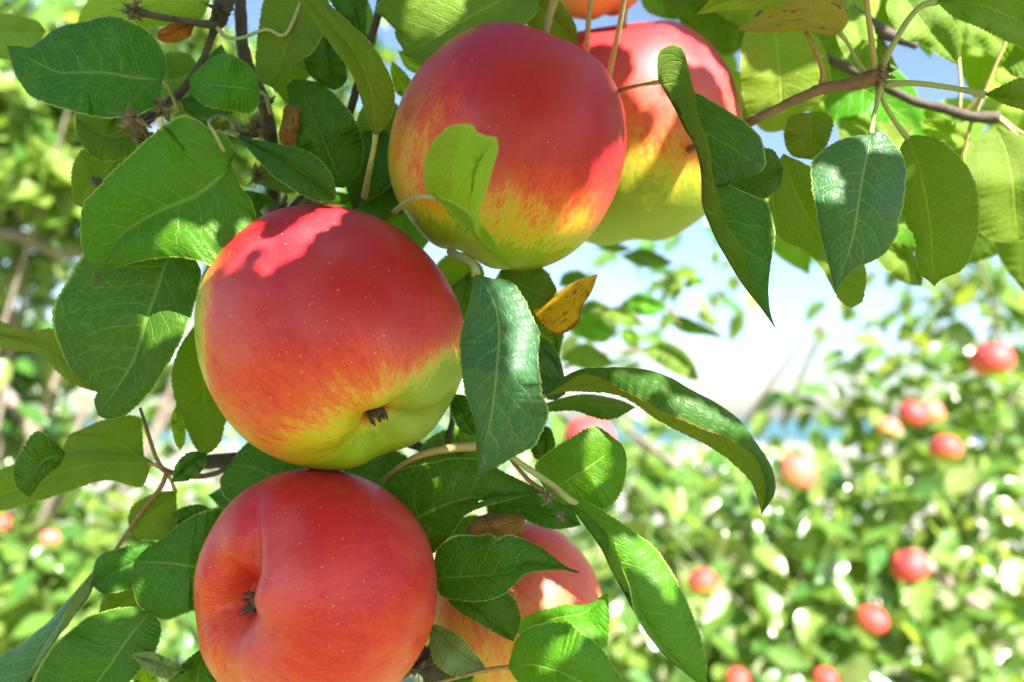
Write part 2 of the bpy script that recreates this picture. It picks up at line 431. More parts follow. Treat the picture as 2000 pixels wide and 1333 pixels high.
e1 = (.50, -.72, .48); e2 = (-.35, -.90, -.15); e3 = (.1, -.9, -.35); e4 = (-.56, .12, .82); e5 = (.2, -.6, -.4); e6 = (.1, -.9, -.3)
apple(648, 652, 254, 0, e1, apple_mat('apple_skin', local_dir(e1, .4, (.20, .62, .50)), .62, 1.0, 1.0, .25, eye=.42, greens=((local_dir(e1, .4, (-.96, .12, .25)), .80, .98, .62), (local_dir(e1, .4, (.72, -.66, .10)), .62, .97, .62))),
      'large red apple at the centre, its dark eye low on the yellow-green lower right side', 3, .8, .02, .4, (.985, .985, 1.05))
apple(995, 289, 236, -14, e2, apple_mat('apple_skin', local_dir(e2, .9, (.40, .56, .50)), .66, 1.2, 1.0, .4, greens=((local_dir(e2, .9, (-.80, .10, .60)), .70, 1.0, .20), (local_dir(e2, .9, (.05, -.95, .25)), .45, 1.0, .46))),
      'red apple at top middle with a pale green curled leaf in front of it', 5, .9, .02, .9, (.97, .97, 1.04))
apple(1224, 258, 218, -92, e3, apple_mat('apple_skin', local_dir(e3, .2, (.15, .85, .25)), .42, 1.7, .9, .0, pale=.06),
      'apple with a green bottom partly hidden behind the top middle red apple', 8, .9, .02, .2, (1, 1, 1.02))
pucker = apple(626, 1154, 236, 6, e4, apple_mat('apple_skin', local_dir(e4, 1.3, (.10, .62, .40)), .66, .75, 1.0, .1, eye=.12),
      'red apple at the bottom whose deep puckered eye faces left', 12, 1.25, .03, 1.3)
def press_fold(o):
    """the deep crease that runs from the crown of the bottom apple through its eye"""
    me = o.data; n = len(me.vertices); co = np.empty(n * 3); me.vertices.foreach_get('co', co); co = co.reshape(-1, 3)
    M = np.array(parent_world(o)); W = co @ M[:3, :3].T + M[:3, 3]
    x, y, d = proj(W); c = M[:3, 3]; front = ((W - c) @ (-cF)) > -.004
    xc = np.interp(y, [915, 950, 985, 1030, 1090, 1120, 1160, 1200, 1260], [512, 508, 500, 494, 492, 490, 476, 456, 430])
    am = np.interp(y, [915, 950, 985, 1040, 1090, 1120, 1150, 1190, 1240, 1270], [.3, .6, 1.2, 2.6, 4.8, 5.6, 4.8, 2.4, .7, 0]) * 1e-3
    dx = x - xc
    wl = np.interp(y, [915, 1000, 1100, 1200], [14, 26, 50, 40]); wr = np.interp(y, [915, 1000, 1100, 1200], [12, 13, 16, 20])
    f = np.where(dx < 0, np.exp(-(dx / wl) ** 2), np.exp(-(dx / wr) ** 2)) * am * front
    lip = np.exp(-((dx - 38) / 26) ** 2) * np.interp(y, [930, 1000, 1110, 1200, 1260], [.2, .8, 1.6, .8, 0]) * 1e-3 * front
    u = (W - c) / (np.linalg.norm(W - c, axis=1)[:, None] + 1e-9)
    W = W + (cF * .75 - u * .25 + cR * .15) * f[:, None] + u * lip[:, None]
    Mi = np.linalg.inv(M); co = W @ Mi[:3, :3].T + Mi[:3, 3]
    me.vertices.foreach_set('co', co.ravel()); me.update()
press_fold(pucker)
apple(1002, 1196, 178, -48, e5, apple_mat('apple_skin', local_dir(e5, 0, (.3, .7, .3)), .32, .75, .9, .0, eye=.1, pale=.08),
      'pinkish orange apple mostly covered by leaves, right of the bottom apple', 15, .9, .02, 0)
apple(1122, -128, 176, -75, e6, apple_mat('apple_skin', local_dir(e6, 0, (.2, .9, .3)), .40, .6, .8, .0, eye=.0, pale=.4),
      'pale apple of which only the underside shows at the top edge', 18, .9, .02, 0)

# ------------------------------------------------------------------ foreground leaves
def leaf_geo(mid, left, right, z=(0, 0, 0), zl=2.0, zr=2.0, under=False, nT=90, nS=8, bulge=1.2, serr=.62, wave=1.0, quilt=.22, seed=0, holes=()):
    g = np.random.default_rng(seed + 101)
    ms = spline(mid, 300); mt = arc(ms); M = resample(ms, nT, mt)
    base, tip = np.array(mid[0], float), np.array(mid[-1], float)
    tt = np.linspace(0, 1, nT)
    def side(pts):
        p = spline(np.vstack([base, pts, tip]), 400)
        a = arc(p)
        dd = ((p[:, None, :] - M[None, ::3, :]) ** 2).sum(-1)
        pr = tt[::3][dd.argmin(1)]; pr = np.maximum.accumulate(pr)
        t = .5 * a + .5 * pr; t = np.maximum.accumulate(t) + np.arange(len(t)) * 1e-6
        t = (t - t[0]) / (t[-1] - t[0])
        return resample(p, nT, t)
    Lo, Ro = side(left), side(right)
    zm = np.interp(tt, [0, .5, 1], z) if len(z) == 3 else np.interp(tt, np.linspace(0, 1, len(z)), z)
    env = np.sin(np.pi * np.clip(tt, 0, 1)) ** .6
    zla = (zl if np.isscalar(zl) else np.interp(tt, np.linspace(0, 1, len(zl)), zl)) * env
    zra = (zr if np.isscalar(zr) else np.interp(tt, np.linspace(0, 1, len(zr)), zr)) * env
    ph = g.random(4) * 6.28
    wl = wave * env * (np.sin(tt * 9 + ph[0]) + .5 * np.sin(tt * 19 + ph[1]))
    wr = wave * env * (np.sin(tt * 9 + ph[2]) + .5 * np.sin(tt * 19 + ph[3]))
    M3 = P(M[:, 0], M[:, 1], zm); L3 = P(Lo[:, 0], Lo[:, 1], zm + zla + wl); R3 = P(Ro[:, 0], Ro[:, 1], zm + zra + wr)
    # teeth along the margin
    for E in (L3, R3):
        dv = E - M3; ln = np.linalg.norm(dv, axis=1)[:, None] + 1e-9; dv = dv / ln
        plen = np.linalg.norm(np.diff(E, axis=0), axis=1).sum()
        cnt = max(6, plen / .00165); s = (tt * cnt + g.random() * .8 + .25 * np.sin(tt * 23)) % 1.0
        E += dv * ((s - .5) * serr * 1e-3 * np.clip(ln[:, 0] / .004, 0, 1) * np.clip(tt * 8, 0, 1))[:, None]
    us = np.linspace(0, 1, nS + 1)
    cols = []; vs = []
    for u in us[::-1]: cols.append(M3 + (L3 - M3) * u); vs.append(.5 - .5 * u)
    for u in us[1:]: cols.append(M3 + (R3 - M3) * u); vs.append(.5 + .5 * u)
    G = np.stack(cols, 1); vs = np.array(vs); sv = vs * 2 - 1
    def normals(G):
        dt = np.gradient(G, axis=0); ds = np.gradient(G, axis=1); n = np.cross(ds, dt)
        return n / (np.linalg.norm(n, axis=2)[..., None] + 1e-12)
    N = normals(G); sgn = -1 if under else 1
    au = np.abs(sv)
    G = G + N * (1e-3 * bulge * (au * (1 - au) * 4)[None, :, None] * env[:, None, None])
    N = normals(G)
    wv = tt[:, None] * 8.6 + (sv > 0)[None] * .42 - 2.0 * au[None]
    q = np.abs(((wv % 1) - .5)) * 2
    q = np.sqrt(np.clip(q, 0, 1)) * (1 - au[None] ** 4) - 1.2 * np.exp(-(au[None] / .05) ** 2)
    G = G + sgn * N * (1e-3 * quilt * q * env[:, None])[..., None]
    # small uneven lumps so no two blades are alike
    k = g.normal(size=(5, 3)) * 220; lump = sum(np.sin(G @ k[i] + i) for i in range(5))
    G = G + N * (1e-3 * .16 * lump * env[:, None])[..., None]
    nc = G.shape[1]; V = G.reshape(-1, 3)
    F = []
    for i in range(nT - 1):
        for j in range(nc - 1):
            a, b, c, d = i * nc + j, i * nc + j + 1, (i + 1) * nc + j + 1, (i + 1) * nc + j
            if any(((tt[i] - h[0]) / h[2]) ** 2 + (((sv[j] + sv[j + 1]) / 2 - h[1]) / h[3]) ** 2 < 1 + .5 * math.sin(i * 2.1 + j * 3.3) for h in holes): continue
            F.append((a, d, c, b) if under else (a, b, c, d))
    uv = np.stack([np.repeat(tt, nc), np.tile(vs, nT)], 1)
    return V, F, uv

# which face is the upper one: leaf_geo's grid normal (s x t) must look at the lens for an upper side view
LN = [0]
def leaf(parent, mat, mid, left, right, stalk=None, smat=None, sr=(5, 4), label=None, **kw):
    LN[0] += 1; kw.setdefault('seed', LN[0])
    v, f, u = leaf_geo(mid, left, right, **kw)
    o = link('leaf', mesh('leaf', v, f, u), LM[mat], parent)
    if label: o['label'] = label
    FG.append(o)
    if stalk:
        z = kw.get('z', (0, 0, 0))
        pts = [(mid[0][0] + (mid[1][0] - mid[0][0]) * .06, mid[0][1] + (mid[1][1] - mid[0][1]) * .06, z[0] - .6)] + [p if len(p) == 3 else (*p, z[0] - 4) for p in stalk]
        a = np.array(pts, float); s3 = spline(P(a[:, 0], a[:, 1], a[:, 2]), 24)
        vv, ff, uu = tube_geo(s3, [sr[0] * .163e-3, sr[1] * .163e-3 * .85, sr[1] * .163e-3 * .9, sr[1] * .163e-3 * 1.25], 7, .06)
        link('leaf_stalk', mesh('leaf_stalk', vv, ff, uu), smat or STALK, o)
    return o

def stem(parent, name, pts, rpx, mat, n=40, knob=.12, sides=10, label=None):
    a = np.array(pts, float); s3 = spline(P(a[:, 0], a[:, 1], a[:, 2]), n)
    v, f, u = tube_geo(s3, [r * .163e-3 for r in rpx], sides, knob)
    o = link(name, mesh(name, v, f, u), mat, parent)
    if label: o['label'] = label
    FG.append(o); return o

def husk(parent, name, x, y, z, rpx, seed, mat=HUSK, spikes=26):
    """withered blossom / bud: a lumpy core with frayed bristles"""
    g = np.random.default_rng(seed); c = P(x, y, z); r = rpx * .163e-3; geos = []
    for k in range(9):
        d = g.normal(size=3); d /= np.linalg.norm(d); e = g.normal(size=3); e /= np.linalg.norm(e)
        geos.append(tube_geo(spline([c + d * r * .1, c + d * r * .4 + e * r * .1, c + d * r * .7 + e * r * .2, c + d * r * .95 + e * r * .5], 9), [r * .16, r * .24, r * .14, r * .03], 7, .9))
    for k in range(spikes * 2):
        d = g.normal(size=3); d /= np.linalg.norm(d); e = g.normal(size=3) * .5
        L = r * (.45 + .6 * g.random())
        geos.append(tube_geo(spline([c + d * r * .2, c + (d + e * .2) * L * .6, c + (d + e * 1.1) * L], 6), [r * .05, r * .045, r * .012], 4, .3))
    v, f, u = join(geos); o = link(name, mesh(name, v, f, u), mat, parent); FG.append(o); return o

U = dict(under=True)
BR = thing('fruiting_branch', P(470, 100, -30), 'apple branch in focus with dark bark, dry blossoms and large leaves around the fruit', 'branch')
TW = thing('leafy_twig', P(1590, 178, 5), 'reddish brown twig at upper right ending in a spray of drooping leaves', 'twig')
SH = thing('leafy_shoot', P(320, 920, -12), 'thin leafy shoot at lower left with olive leaves fanning from one node', 'shoot')
BB = thing('leafy_bough', P(1900, 230, -70), 'soft-focus dark bough at upper right behind the reddish brown twig', 'bough')

# woody parts of the main branch
stem(BR, 'branch', [(468, -60, -40), (470, 20, -38), (474, 90, -38), (488, 140, -38), (512, 190, -38), (528, 260, -42), (530, 340, -48), (540, 430, -55), (600, 620, -70), (640, 800, -70), (560, 885, -60), (470, 897, -52), (392, 904, -50)], [12, 13, 14, 14, 15, 16, 17, 18, 18, 17], BARK, 90, .22, 14)
stem(BR, 'branch', [(752, -50, -30), (738, 30, -30), (716, 100, -30), (700, 160, -30), (682, 222, -32), (640, 330, -40), (560, 420, -54)], [8, 9, 9, 10, 11], BARK, 50, .15, 12)
stem(BR, 'spur', [(452, -40, -22), (438, 5, -20), (426, 40, -20), (418, 60, -20), (398, 112, -22), (370, 160, -25), (345, 190, -25)], [18, 20, 17, 8, 7, 9, 9], BARK, 50, .28, 12)
stem(BR, 'spur', [(424, 50, -18), (395, 47, -15), (340, 38, -12), (295, 30, -10), (268, 22, -10)], [12, 7, 6, 7, 10], BARK, 40, .30, 10)
stem(BR, 'spur', [(530, 250, -40), (490, 265, -25), (470, 262, -10)], [10, 7, 4], BARK, 20, .3, 8)
stem(BR, 'spur', [(346, 190, -25), (310, 215, -18), (275, 240, -8)], [10, 11, 12], BARK, 20, .4, 8)
stem(BR, 'twig', [(996, 890, 14), (1030, 915, 14), (1075, 945, 14), (1110, 975, 15), (1128, 984, 14)], [5, 6, 6.5, 7, 5], STALK, 30, .1, 9)
stem(BR, 'twig', [(985, 880, 8), (1008, 910, 9), (1035, 940, 9), (1060, 958, 9)], [3, 4, 4, 5], TWIG, 24, .2, 8)
stem(BR, 'spur', [(640, 800, -70), (760, 850, -55), (850, 880, -40), (880, 840, -35), (885, 760, -40)], [14, 12, 9, 7, 6], BARK, 40, .25, 10)
stem(BR, 'spur', [(700, 1330, -50), (790, 1300, -20), (835, 1290, -14), (850, 1350, -14)], [16, 22, 24, 20], BARK, 40, .5, 12)
stem(BR, 'twig', [(928, 872, -2), (880, 876, 0), (825, 888, -2), (788, 906, -6), (748, 938, -16)], [10, 9, 7, 5, 5], STALKTAN, 34, .08, 9)
for i, (x, y, z, r) in enumerate([(258, 20, -9, 24), (262, 232, 16, 32), (272, 270, 10, 28), (318, 212, 8, 24), (188, 356, -12, 17), (502, 248, -16, 26), (520, 205, -28, 26), (552, 408, -20, 26), (600, 405, -28, 22),
                                  (428, 20, -16, 26), (1070, 972, 18, 18), (1094, 1008, 19, 14), (820, 1300, -4, 34), (845, 1268, -10, 24), (505, 340, -28, 24)]):
    husk(BR, 'dry_blossom' if i not in (10, 11) else 'bud', x, y, z, r, 40 + i, HUSK if i not in (9, 12, 13) else BARK, 22)

# --- main branch leaves (image positions of midrib, first margin, second margin)
leaf(BR, 'dark', [(317, 157), (262, 152), (200, 144), (150, 143), (115, 142), (60, 118), (13, 90)],
     [(312, 200), (300, 212), (255, 228), (196, 231), (120, 212), (62, 190), (38, 160), (22, 120)],
     [(325, 130), (318, 98), (290, 60), (228, 31), (170, 40), (110, 55), (80, 78), (62, 92), (40, 90)], z=(6, 14, 8), zl=3, zr=-5,
     stalk=[(332, 178, 2), (348, 215, -10)])
leaf(BR, 'mid', [(507, 178), (460, 170), (420, 167), (390, 165), (370, 152)], [(505, 205), (487, 222), (455, 218), (410, 210), (385, 195), (371, 172)],
     [(500, 150), (480, 122), (445, 105), (410, 118), (385, 135)], z=(2, 10, 8), zl=3, zr=-4, stalk=[(520, 190, -10), (528, 220, -30)])
leaf(BR, 'mid', [(450, 316), (434, 345), (381, 383), (297, 420), (240, 458), (197, 520)],
     [(470, 365), (490, 390), (504, 440), (500, 478), (470, 508), (430, 523), (380, 510), (325, 503), (270, 512), (225, 522)],
     [(458, 295), (445, 268), (430, 255), (408, 252), (395, 240), (375, 230), (350, 227), (301, 259), (255, 300), (217, 336), (180, 375), (164, 400), (157, 460), (165, 500), (180, 515)],
     z=(8, 14, 12), zl=(0, 3, 4, -2), zr=3, bulge=2, stalk=[(420, 262, 13), (408, 240, 11), (425, 226, 2), (450, 235, -12), (470, 262, -20)])
SPOTTED = leaf(BR, 'dark', [(352, 478), (325, 515), (304, 580), (280, 650), (259, 710), (224, 765), (191, 811)],
     [(392, 527), (381, 590), (364, 643), (336, 699), (297, 762), (252, 807), (213, 820)],
     [(250, 470), (161, 503), (136, 538), (105, 601), (108, 657), (133, 713), (164, 745), (190, 758), (184, 783)], z=(-4, 2, 2), zl=3, zr=-3,
     label='broad dark leaf with a small round brown spot')
sc_ = P(190, 544, 0.0); sn = -cF; a_ = np.linspace(0, 2 * math.pi, 15)[:-1]
SPOTTED.data.update(); cv_ = np.array([v.co for v in SPOTTED.data.vertices]); px_, py_, pd_ = proj(cv_)
dd_ = pd_[((px_ - 190) ** 2 + (py_ - 544) ** 2).argmin()] - .0004
ring = PD(190 + 7 * np.cos(a_) * (1 + .15 * np.sin(3 * a_)), 544 + 6 * np.sin(a_), np.full(14, dd_ + .0003))
link('leaf_spot', mesh('leaf_spot', np.vstack([PD(190., 544., dd_ - .0001)[None], ring]), [(0, 1 + i, 1 + (i + 1) % 14) for i in range(14)]), SEPAL, SPOTTED)
leaf(BR, 'dark', [(462, 264), (500, 285), (546, 307), (600, 345), (654, 390)], [(546, 283), (602, 294), (640, 329), (655, 364)], [(504, 315), (542, 350), (588, 381), (630, 396)],
     z=(-2, 14, 14), zl=2, zr=3, stalk=[(440, 258, -8), (470, 255, -20)])
leaf(BR, 'dark', [(672, 368), (650, 320), (625, 260), (600, 205), (575, 155)], [(630, 360), (590, 320), (575, 270), (565, 210), (560, 170)],
     [(700, 340), (710, 295), (700, 250), (675, 205), (640, 172), (605, 158)], z=(-20, -14, -16), zl=2, zr=-3, nS=14, holes=((.38, -.42, .035, .14), (.47, -.30, .02, .10), (.53, -.5, .03, .07)))
leaf(BR, 'brown', [(562, 205), (568, 235), (562, 260), (568, 284)], [(582, 212), (584, 250), (580, 275)], [(552, 215), (548, 250), (550, 278)], z=(-10, -6, -8), zl=-4, zr=-3,
     label='narrow curled brown scrap of dead leaf')
leaf(BR, 'olive', [(734, 265), (730, 210), (718, 155), (695, 105), (655, 55), (610, 5), (570, -40)], [(722, 245), (705, 195), (688, 150), (660, 105), (620, 48), (580, 2), (560, -20)],
     [(752, 250), (768, 215), (771, 175), (757, 138), (735, 98), (705, 65), (655, 20), (610, -25)], z=(12, 22, 18), zl=-3, zr=4, **U,
     stalk=[(731, 285, 9), (722, 330, 4), (712, 384, -14)], sr=(6, 6))
leaf(BR, 'olive', [(600, -30), (585, 20), (565, 75), (550, 120), (533, 172)], [(640, -10), (640, 40), (628, 75), (608, 106), (575, 123), (548, 150)],
     [(530, -20), (508, 30), (500, 90), (500, 140), (508, 160), (525, 168)], z=(-8, -4, -8), zl=5, zr=-3, **U, stalk=[(560, 66, -3), (520, 58, -4), (470, 75, -10), (440, 72, -14), (425, 55, -16)])
leaf(BR, 'lime', [(410, 2), (330, 0), (250, 5), (150, 48)], [(390, 40), (330, 52), (260, 58), (200, 62)], [(390, -40), (300, -55), (200, -20), (160, 20)], z=(-14, -18, -22), zl=-2, zr=-8, **U)
leaf(BR, 'mid', [(90, 62), (40, 65), (-40, 62)], [(60, 108), (10, 118), (-20, 100)], [(70, 40), (20, 28), (-20, 30)], z=(-50, -55, -60), **U)
leaf(BR, 'dark', [(268, 262), (210, 266), (148, 232)], [(262, 300), (214, 317), (182, 308), (155, 275)], [(255, 222), (200, 210), (160, 215)], z=(-12, -8, -10), **U)
leaf(BR, 'olive', [(240, 300), (195, 345), (148, 400)], [(235, 345), (195, 390), (165, 405)], [(200, 285), (158, 296), (140, 336), (140, 380)], z=(-16, -16, -20), **U)
leaf(BR, 'dark', [(470, 190), (420, 200), (352, 196)], [(450, 225), (400, 235), (365, 222)], [(440, 175), (390, 178)], z=(-24, -22, -22))
leaf(BR, 'dark', [(636, 55), (640, 110), (652, 177)], [(662, 90), (679, 145), (668, 168)], [(600, 75), (593, 130), (625, 165)], z=(-20, -16, -20))
leaf(BR, 'dark', [(676, -50), (690, 5), (712, 78)], [(716, -20), (718, 30)], [(640, -20), (655, 20), (690, 58)], z=(-12, -10, -12))
leaf(BR, 'dark', [(1040, -30), (960, 10), (880, 55), (792, 108)], [(1050, 20), (1010, 60), (930, 110), (840, 126)],
     [(960, -60), (860, -50), (780, -20), (742, 2), (733, 22), (756, 36), (765, 46), (775, 58), (770, 68), (783, 92)], z=(-26, -20, -24), zl=3, zr=-2, **U, veinamt_=None) if False else \
leaf(BR, 'mid', [(1040, -30), (960, 10), (880, 55), (792, 108)], [(1050, 20), (1010, 60), (930, 110), (840, 126)],
     [(960, -60), (860, -50), (780, -20), (742, 2), (733, 22), (756, 36), (765, 46), (775, 58), (770, 68), (783, 92)], z=(-26, -20, -24), zl=3, zr=-2, **U,
     label='leaf with a ragged eaten edge above the top middle apple')
leaf(BR, 'olive', [(975, -50), (1055, 15), (1129, 86)], [(1060, -40), (1100, 12), (1124, 50)], [(985, 5), (1030, 50), (1085, 80)], z=(-32, -28, -30), **U)
leaf(BR, 'lime', [(800, 200), (782, 158), (765, 119)], [(772, 180), (762, 145)], [(812, 175), (792, 142)], z=(-44, -44, -44), **U)
leaf(BR, 'lime', [(860, 150), (815, 128), (776, 100)], [(830, 150), (795, 135)], [(840, 118), (800, 100)], z=(-50, -50, -50), **U)
leaf(BR, 'orange', [(380, 50), (345, 63), (307, 74)], [(365, 76), (335, 84), (315, 81)], [(362, 46), (335, 48), (312, 60)], z=(-20, -18, -20), label='small orange dead leaf')
leaf(BR, 'lime', [(850, 384), (895, 402), (925, 430), (955, 466), (1003, 525)],
     [(832, 370), (828, 330), (836, 295), (856, 262), (890, 243), (912, 242), (930, 250), (936, 262), (965, 271), (971, 298), (960, 345), (942, 395), (938, 425), (955, 457), (985, 502)],
     [(865, 398), (885, 430), (915, 460), (950, 482), (985, 513)], z=(40, 46, 44), zl=(0, 34, 32, 6), zr=-3, **U, bulge=2.6, wave=.5,
     stalk=[(820, 384, 36), (795, 394, 22), (770, 415, 2)], sr=(6, 5), label='pale curled leaf standing in front of the top middle apple')
LF38 = leaf(BR, 'grey', [(930, 536), (946, 556), (965, 590), (975, 643), (972, 706), (965, 769), (958, 818), (944, 870), (931, 930)],
     [(965, 545), (1000, 552), (1024, 583), (1038, 615), (1054, 653), (1052, 706), (1058, 769), (1070, 800), (1066, 825), (1049, 867), (1021, 884), (990, 900), (958, 916)],
     [(926, 545), (916, 590), (900, 650), (900, 695), (905, 755), (923, 811), (935, 853), (937, 890)], z=(30, 44, 34), zl=(0, -3, -4, 0), zr=(-4, -8, -2, 0), wave=.5,
     stalk=[(924, 518, 28), (905, 504, 20), (880, 492, 0)], sr=(8, 7), label='long grey-green leaf hanging between the apples with sunlit patches')
leaf(BR, 'dark', [(975, 530), (1040, 568), (1092, 592)], [(1010, 510), (1060, 524), (1086, 562)], [(995, 575), (1040, 602), (1070, 606)], z=(-30, -26, -26), **U)
leaf(BR, 'yellow', [(1042, 608), (1101, 594), (1130, 570), (1168, 536)], [(1073, 588), (1101, 562), (1140, 546)], [(1060, 634), (1087, 655), (1128, 634), (1136, 601), (1156, 570)],
     z=(-24, -16, -16), zl=-16, zr=9, wave=.6, label='yellow withered leaf with a brown edge')
leaf(BR, 'rust', [(1063, 775), (1085, 752), (1106, 734), (1150, 727), (1220, 717), (1300, 733), (1345, 757), (1400, 790), (1450, 825), (1490, 885), (1512, 930), (1512, 968), (1487, 1006)],
     [(1105, 766), (1168, 767), (1210, 774), (1245, 792), (1290, 824), (1350, 855), (1388, 874), (1433, 907), (1466, 942), (1482, 982)],
     [(1100, 752), (1136, 733), (1175, 740), (1228, 769), (1280, 797), (1345, 827), (1405, 850), (1440, 868), (1475, 898), (1492, 937), (1493, 980)],
     z=(6, 18, 16), zl=(-4, -14, -12, -2), zr=(2, 7, 7, 2), bulge=2.2, wave=.4, stalk=[(1040, 790, 2), (1000, 830, -10)], label='long arching leaf with a rusty edge, folded to show its pale underside')
leaf(BR, 'olive', [(1106, 984), (1133, 1016), (1168, 1063), (1199, 1122), (1227, 1175), (1252, 1220), (1285, 1266), (1325, 1305), (1377, 1347)],
     [(1140, 978), (1175, 996), (1217, 1024), (1252, 1049), (1287, 1077), (1315, 1119), (1345, 1180), (1363, 1227), (1376, 1275), (1381, 1320)],
     [(1125, 988), (1157, 1007), (1186, 1038), (1207, 1084), (1228, 1147), (1240, 1192), (1254, 1217), (1286, 1264), (1326, 1303)], z=(16, 30, 34), zl=(0, -6, -6, 0), zr=(2, 9, 4, 1), bulge=1.8, wave=.5,
     label='long folded leaf at the lower right of the cluster') if False else \
leaf(BR, 'mid', [(1106, 984), (1133, 1016), (1168, 1063), (1199, 1122), (1227, 1175), (1252, 1220), (1285, 1266), (1325, 1305), (1377, 1347)],
     [(1140, 978), (1175, 996), (1217, 1024), (1252, 1049), (1287, 1077), (1315, 1119), (1345, 1180), (1363, 1227), (1376, 1275), (1381, 1320)],
     [(1125, 988), (1157, 1007), (1186, 1038), (1207, 1084), (1228, 1147), (1240, 1192), (1254, 1217), (1286, 1264), (1326, 1303)], z=(14, 22, 25), zl=(0, -5, -5, 0), zr=(2, 7, 4, 1), bulge=1.8, wave=.5,
     label='long folded leaf drooping at the lower right of the fruit cluster')
leaf(BR, 'mid', [(1070, 966), (1110, 938), (1150, 912), (1190, 884), (1214, 868)], [(1045, 920), (1060, 890), (1105, 860), (1140, 840), (1165, 834), (1195, 852)],
     [(1100, 985), (1150, 996), (1185, 995), (1205, 978), (1218, 950), (1225, 910), (1222, 885)], z=(0, 10, 10), zl=-2, zr=2)
leaf(BR, 'dark', [(780, 1045), (825, 1007), (895, 979), (960, 970), (1053, 963)], [(745, 990), (755, 932), (790, 914), (850, 900), (895, 893), (940, 900), (1000, 930), (1030, 945)],
     [(830, 1085), (856, 1073), (888, 1038), (909, 1007), (947, 990), (1000, 976)], z=(-14, -4, 4), zl=-4, zr=3, nS=14, holes=((.62, .55, .012, .07),))
leaf(BR, 'dark', [(846, 1130), (908, 1127), (960, 1124), (1000, 1115), (1050, 1106), (1134, 1119)], [(852, 1078), (877, 1052), (902, 1045), (930, 1046), (958, 1042), (972, 1055), (986, 1045), (1017, 1049), (1052, 1066), (1087, 1091), (1110, 1110)],
     [(860, 1163), (895, 1173), (930, 1177), (965, 1170), (993, 1154), (1017, 1130), (1031, 1120), (1070, 1115), (1105, 1114)], z=(-4, 10, 14), zl=(0, -4, -2, 0), zr=4)
leaf(BR, 'dark', [(870, 1165), (940, 1197), (1003, 1254)], [(940, 1155), (995, 1158), (1018, 1208)], [(895, 1195), (965, 1236)], z=(-6, 0, 2))
leaf(BR, 'bright', [(1012, 1238), (1080, 1208), (1140, 1196), (1187, 1158)], [(1022, 1208), (1063, 1192), (1100, 1181), (1157, 1182)], [(1060, 1252), (1120, 1262), (1180, 1268), (1190, 1235), (1190, 1200)], z=(10, 18, 18), zl=-3, zr=5)
leaf(BR, 'mid', [(993, 1304), (1042, 1299), (1087, 1311), (1150, 1340), (1228, 1375)], [(996, 1287), (1010, 1245), (1035, 1224), (1070, 1215), (1112, 1217), (1140, 1238), (1175, 1269), (1203, 1308), (1222, 1340)],
     [(1005, 1325), (1040, 1362), (1110, 1395), (1180, 1392)], z=(20, 30, 28), zl=-4, zr=3, stalk=[(950, 1309, 15), (891, 1324, 2), (850, 1335, -8)], smat=STALKRED)
leaf(BR, 'grey', [(840, 1222), (890, 1272), (955, 1314)], [(860, 1222), (900, 1245), (932, 1282), (950, 1305)], [(845, 1290), (895, 1322)], z=(-8, 4, 6), **U)
leaf(BR, 'brown', [(908, 1043), (950, 1028), (990, 1022), (1026, 1012)], [(925, 1015), (958, 1002), (1000, 1003), (1020, 1005)], [(930, 1048), (980, 1048), (1018, 1044)], z=(-4, 4, 2), zl=-8, zr=-6, wave=1.4,
     label='crumpled dry brown leaf')
leaf(BR, 'dark', [(1008, 985), (1070, 1002), (1135, 1026)], [(1020, 962), (1060, 955), (1110, 985)], [(1025, 1015), (1070, 1034), (1105, 1033)], z=(-10, -6, -6))
leaf(BR, 'grey', [(1046, 660), (1080, 698), (1104, 742)], [(1065, 662), (1090, 690)], [(1045, 705), (1075, 738)], z=(-14, -10, -10))
leaf(BR, 'grey', [(1044, 720), (1080, 738), (1105, 770)], [(1065, 708), (1095, 728)], [(1045, 765), (1080, 782)], z=(-18, -14, -12))
leaf(BR, 'lime', [(1046, 640), (1066, 655), (1082, 668)], [(1066, 640), (1080, 655)], [(1050, 668), (1068, 676)], z=(-26, -26, -26))
leaf(BR, 'rust', [(1062, 790), (1130, 789), (1190, 793), (1241, 796)], [(1100, 778), (1150, 769), (1210, 782)], [(1070, 804), (1122, 803), (1165, 817), (1195, 819), (1225, 806)], z=(-12, -6, -4), zl=-10, zr=2)
leaf(BR, 'dark', [(888, 770), (905, 812), (930, 850)], [(912, 775), (930, 810)], [(880, 800), (905, 845)], z=(-12, -8, -8))
leaf(BR, 'dark', [(1050, 830), (1070, 860), (1062, 905)], [(1075, 840), (1085, 875)], [(1035, 850), (1040, 890)], z=(-20, -16, -18))
leaf(BR, 'dark', [(648, 958), (560, 943), (500, 915), (448, 908)], [(610, 995), (520, 998), (455, 985), (429, 946)], [(620, 895), (560, 862), (500, 855), (468, 880)], z=(-26, -20, -22), zl=2, zr=-3)
leaf(BR, 'dark', [(470, 1098), (385, 1107), (330, 1100), (262, 1097)], [(450, 1195), (381, 1193), (325, 1212), (297, 1203), (269, 1182), (259, 1147), (258, 1120)],
     [(470, 1010), (430, 992), (385, 1003), (350, 1024), (315, 1052), (283, 1073)], z=(-18, -8, -8), zl=3, zr=-3)
leaf(BR, 'dark', [(420, 1000), (370, 1010), (320, 1040)], [(400, 1030), (350, 1050)], [(390, 985), (340, 1000)], z=(-26, -26, -28))
leaf(BR, 'dark', [(315, 1075), (245, 1108), (180, 1145)], [(305, 1130), (250, 1152), (205, 1160)], [(300, 1057), (245, 1070), (192, 1088)], z=(-24, -22, -22), zl=3, zr=-2)
